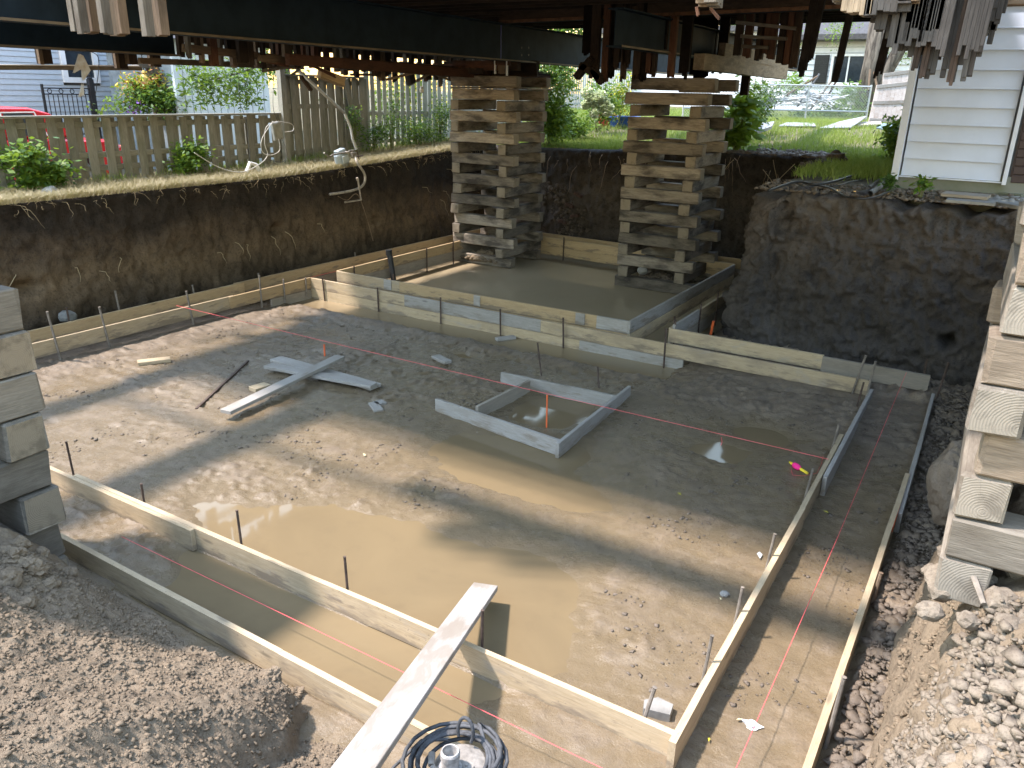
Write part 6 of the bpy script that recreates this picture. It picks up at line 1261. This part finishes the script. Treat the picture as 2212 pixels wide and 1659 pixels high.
for (u, v, w, lab) in [(1300, 120, 48, 'tall tree far behind the back garden, left of the right far crib'), (1450, 120, 50, 'tall tree far behind the right far crib'), (1080, 120, 46, 'tall tree far behind the left far crib')]:
    p = at_w(u, v, w); tree('background_tree', lab, (p[0], p[1], 3.0), 6, .3, [(0, 0, 4.5, 2.6), (2.6, 0, 4.2, 2.4), (-2.6, .5, 4.4, 2.4), (.4, 1, 7.2, 2.6)], 300, .3, [M_leafC, M_leafB, M_leafA])
# chain-link fence
A = at_w(1480, 190, 24.0); B = at_w(1884, 176, 24.0); A = Vector([float(t) for t in A]); B = Vector([float(t) for t in B]); A.z = B.z = (A.z+B.z)/2; d = (B-A).normalized(); L = (B-A).length; Hh = 1.25
cl = thing('chain_link_fence', 'galvanised chain-link fence across the back of the lawn', 'fence', tuple((A+B)/2-Vector((0, 0, Hh)))); M_galv = plain('galvanised_wire', (.42, .45, .46), .5, .4, .1, bump=0)
m = MB(); s = .085; r_ = .005
v = []; f = []
def wireq(p, q):
    o = len(m.v); n_ = Vector((-d.y, d.x, 0))*.002; up = (q-p).normalized(); sd = up.cross(Vector((-d.y, d.x, 0))).normalized()*r_
    m.v += [tuple(p+sd), tuple(p-sd), tuple(q-sd), tuple(q+sd)]; m.f.append((o, o+1, o+2, o+3))
k = -int(Hh/s)
while k*s < L:
    for sg in (1, -1):
        x0 = k*s; x1 = x0+Hh; t0 = max(0, -x0); t1 = min(Hh, L-x0)
        if t1 > t0:
            z = (lambda t: A.z-Hh+t) if sg > 0 else (lambda t: A.z-t)
            p = A+d*(x0+t0); p.z = z(t0); q = A+d*(x0+t1); q.z = z(t1); wireq(p, q)
    k += 1
m.go('wire_mesh', M_galv, cl, 'stuff')
for zz_ in (0, -.72): m = MB(); m.tube([A+Vector((0, 0, zz_)), B+Vector((0, 0, zz_))], .022, 8); m.go('rail', M_galv, cl)
for k in range(4): p = A+d*(L*k/3); m = MB(); m.tube([p+Vector((0, 0, -Hh-.2)), p+Vector((0, 0, .05))], .028, 8); m.go('post', M_galv, cl)
# clutter behind the chain link: pale poles, a heap of light tubes
r = random.Random(3)
for k, (a, b) in enumerate([((1700, 205), (1766, 165)), ((1752, 235), (1800, 170)), ((1722, 230), (1770, 160)), ((1790, 205), (1812, 165)), ((1895, 190), (1888, 155)), ((1876, 195), (1880, 150))]):
    m = MB(); m.tube([at_w(*a, 25.5), at_w(*b, 25.5)], .035, 7); tag(m.go('leaning_pole', [M_bwood, M_gstud, M_cable, M_dwood, M_bwood, M_bwood][k]), ['long pole leaning lowest behind the chain-link fence', 'pale pole leaning between the heap and the tree', 'pole crossing the pale one behind the fence', 'short dark pole left of the forked tree', 'reddish post beside the gate panel', 'second reddish post behind the forked tree'][k], 'pole', 'poles behind the chain-link fence')
hp = MB()
for k in range(46):
    c = at_w(r.uniform(1690, 1790), r.uniform(208, 222), 25.6); a = Vector([float(t) for t in c]); e = Vector((r.uniform(-.7, .7), r.uniform(-.2, .2), r.uniform(-.25, .25))); hp.tube([a-e, a+Vector((0, 0, .06)), a+e], .018, 5)
tag(hp.go('scrap_heap', plain('pale_scrap', (.5, .52, .53), .5, .1), None, 'stuff'), 'tangled heap of pale tubes behind the chain-link fence', 'scrap heap')
for (u, v, rx, rz, n, mats, lab) in [(1660, 215, .6, .5, 1300, [M_leafC, M_leafB], 'dark bush behind the chain-link fence, left'), (1800, 240, 1.0, .4, 1500, [M_leafB, M_leafA], 'low green growth along the chain-link fence, right'), (1740, 250, .8, .25, 800, [M_leafA, M_leafB], 'low weeds under the scrap heap'), (1845, 205, .6, .5, 900, [M_leafA, M_leafB], 'light green sapling in front of the forked tree'), (1700, 185, .5, .4, 600, [M_leafA], 'loose green shoots beside the leaning poles')]:
    c = at_w(u, v, 25.8); shrub('yard_bush', lab, c, (rx, .4, rz), n, .11, None, mats=mats, grp='growth behind the chain-link fence')
for (u, v, s_, mats, lab, sz) in [(1700, 60, .9, [M_leafA, M_leafB], 'spray of green leaves at the top beside the dark hanging studs', .1), (1815, 60, .7, [M_leafA], 'loose light leaves hanging around the forked tree', .09), (1950, 120, .6, [M_leafB, M_leafA], 'thin leafy twigs right of the forked tree', .09)]:
    c = at_w(u, v, 27.5); shrub('leafy_twigs', lab, c, (s_, .4, s_), 420, sz, None, 'twigs', mats=mats, stems=0, grp='leafy twigs round the forked tree')
# gate panels
def gpanel(lab, quad, n, mat, name='gate_panel', w=21.5):
    a, b, c, e = [Vector([float(t) for t in at_w(*q, w)]) for q in quad]     # bottom-left, bottom-right, top-right, top-left
    g = thing(name, lab, 'gate panel', tuple((a+b)/2), 0, 'grey wooden gate panels')
    for i in range(n):
        p0 = a.lerp(b, (i+.5)/n); p1 = e.lerp(c, (i+.5)/n); board('board', p0+(p1-p0)*random.uniform(-.01, 0), p0+(p1-p0)*random.uniform(.99, 1.02), .02, (b-a).length/n*.94, mat, g, roll=0)
    nrm = (b-a).cross(e-a).normalized()*.03
    for t in (.05, .55, .93): board('batten', a.lerp(e, t)+nrm, b.lerp(c, t)+nrm, .03, .08, mat, g)
    return g
def gpanel2(lab, quad, n, mat, w):
    a, b, c, e = [Vector([float(t) for t in at_w(*q, w)]) for q in quad]
    g = thing('gate_panel', lab, 'gate panel', tuple((a+b)/2), 0, 'grey wooden gate panels'); nrm = (b-a).cross(e-a).normalized()
    if nrm.y > 0: nrm = -nrm
    for i in range(n):
        m = MB(); g_ = .04/n*3
        p = [a.lerp(b, (i+g_)/n), a.lerp(b, (i+1-g_)/n), e.lerp(c, (i+1-g_)/n), e.lerp(c, (i+g_)/n)]; up = (e-a).normalized()*random.uniform(-.03, .03)
        p[2] += up; p[3] += up; m.v = [tuple(q) for q in p]+[tuple(q-nrm*.02) for q in p]; m.f = [(0, 1, 2, 3), (7, 6, 5, 4), (0, 4, 5, 1), (1, 5, 6, 2), (2, 6, 7, 3), (3, 7, 4, 0)]; m.go('board', mat, g)
    for t in (.04, .52, .97):
        m = MB(); p, q = a.lerp(e, t)+nrm*.02, b.lerp(c, t)+nrm*.02; m.bar(p, q, .035, .09, .003); m.go('batten', mat, g)
M_gate = wood('weathered_gate_wood', (.34, .30, .27), (.43, .39, .36), (.26, .21, .17), .5, .72, .1, grain=10)
gpanel2('grey weathered gate leaf leaning on the fence left of the garage', ((1876, 262), (1950, 266), (1962, 178), (1893, 186)), 8, M_gate, 21.5)
gpanel2('second grey gate leaf standing behind the first, half hidden by the garage', ((1900, 262), (1976, 262), (1978, 150), (1908, 160)), 7, M_gate, 22.3)
# panels on the lawn
def sheet(name, lab, uvs, w, th, mat, cat='sheet'):
    P_ = [Vector([float(t) for t in at_w(u, v, ww)]) for (u, v), ww in zip(uvs, w)]; n_ = (P_[1]-P_[0]).cross(P_[2]-P_[0]).normalized(); m = MB(); m.v = [tuple(p) for p in P_]+[tuple(p-n_*th) for p in P_]; k = len(P_)
    m.f = [tuple(range(k)), tuple(range(2*k-1, k-1, -1))]+[(i, k+i, k+(i+1) % k, (i+1) % k) for i in range(k)]; return tag(m.go(name, mat), lab, cat)
M_sheet = plain('grey_sheet', (.33, .34, .36), .45, .1, .2, 3, .1)
sheet('propped_panel', 'small grey glassy panel propped at an angle on the lawn near the large leaved plant', [(1630, 285), (1668, 272), (1672, 262), (1625, 268)][:4], (19.2, 19.6, 19.9, 19.4), .08, M_sheet, 'panel')
sheet('grey_sheet', 'wide grey sheet leaning low on the lawn in front of the gate leaf', [(1770, 276), (1838, 275), (1873, 250), (1815, 262)], (20.5, 20.3, 21.3, 21.6), .03, M_sheet)
sheet('grey_sheet', 'flat grey sheet lying on the lawn between the propped panel and the leaning sheet', [(1682, 271), (1762, 272), (1758, 265), (1700, 264)], (21.0, 20.8, 22.0, 22.0), .03, M_sheet)
sheet('plank_stack', 'few thin planks lying on the ground below the gate leaf', [(1850, 270), (1905, 268), (1903, 262), (1860, 263)], (20.8, 20.8, 21.4, 21.4), .05, M_gate, 'planks')
sheet('teal_sheet', 'bluish sheet half hidden behind the weeds at the garage corner', [(1893, 275), (1930, 282), (1932, 270), (1908, 266)], (18.5, 18.3, 19, 19.2), .03, plain('teal_sheet_paint', (.16, .24, .27), .5), 'sheet')
# bits on the left turf
rock('white_rock', on_x(108, 416, -11.5), .13, plain('pale_rock', (.45, .44, .42), .85, var=.2, bump=.5), 'pale angular rock on the turf under the bright bush at the left', 'rock', jag=.22)
m = MB(); m.tube([on_x(533, 372, -11.4), on_x(540, 352, -11.4), on_x(553, 356, -11.4), on_x(562, 372, -11.4)], .035, 9); tag(m.go('white_elbow_pipe', M_white), 'white curved pipe piece lying on the turf below the junction box', 'pipe')
rock('white_stone', (-10.55, 5.75, .42), .12, M_conc, 'grey stone lying behind the outer left form at the foot of the clay wall', 'stone')
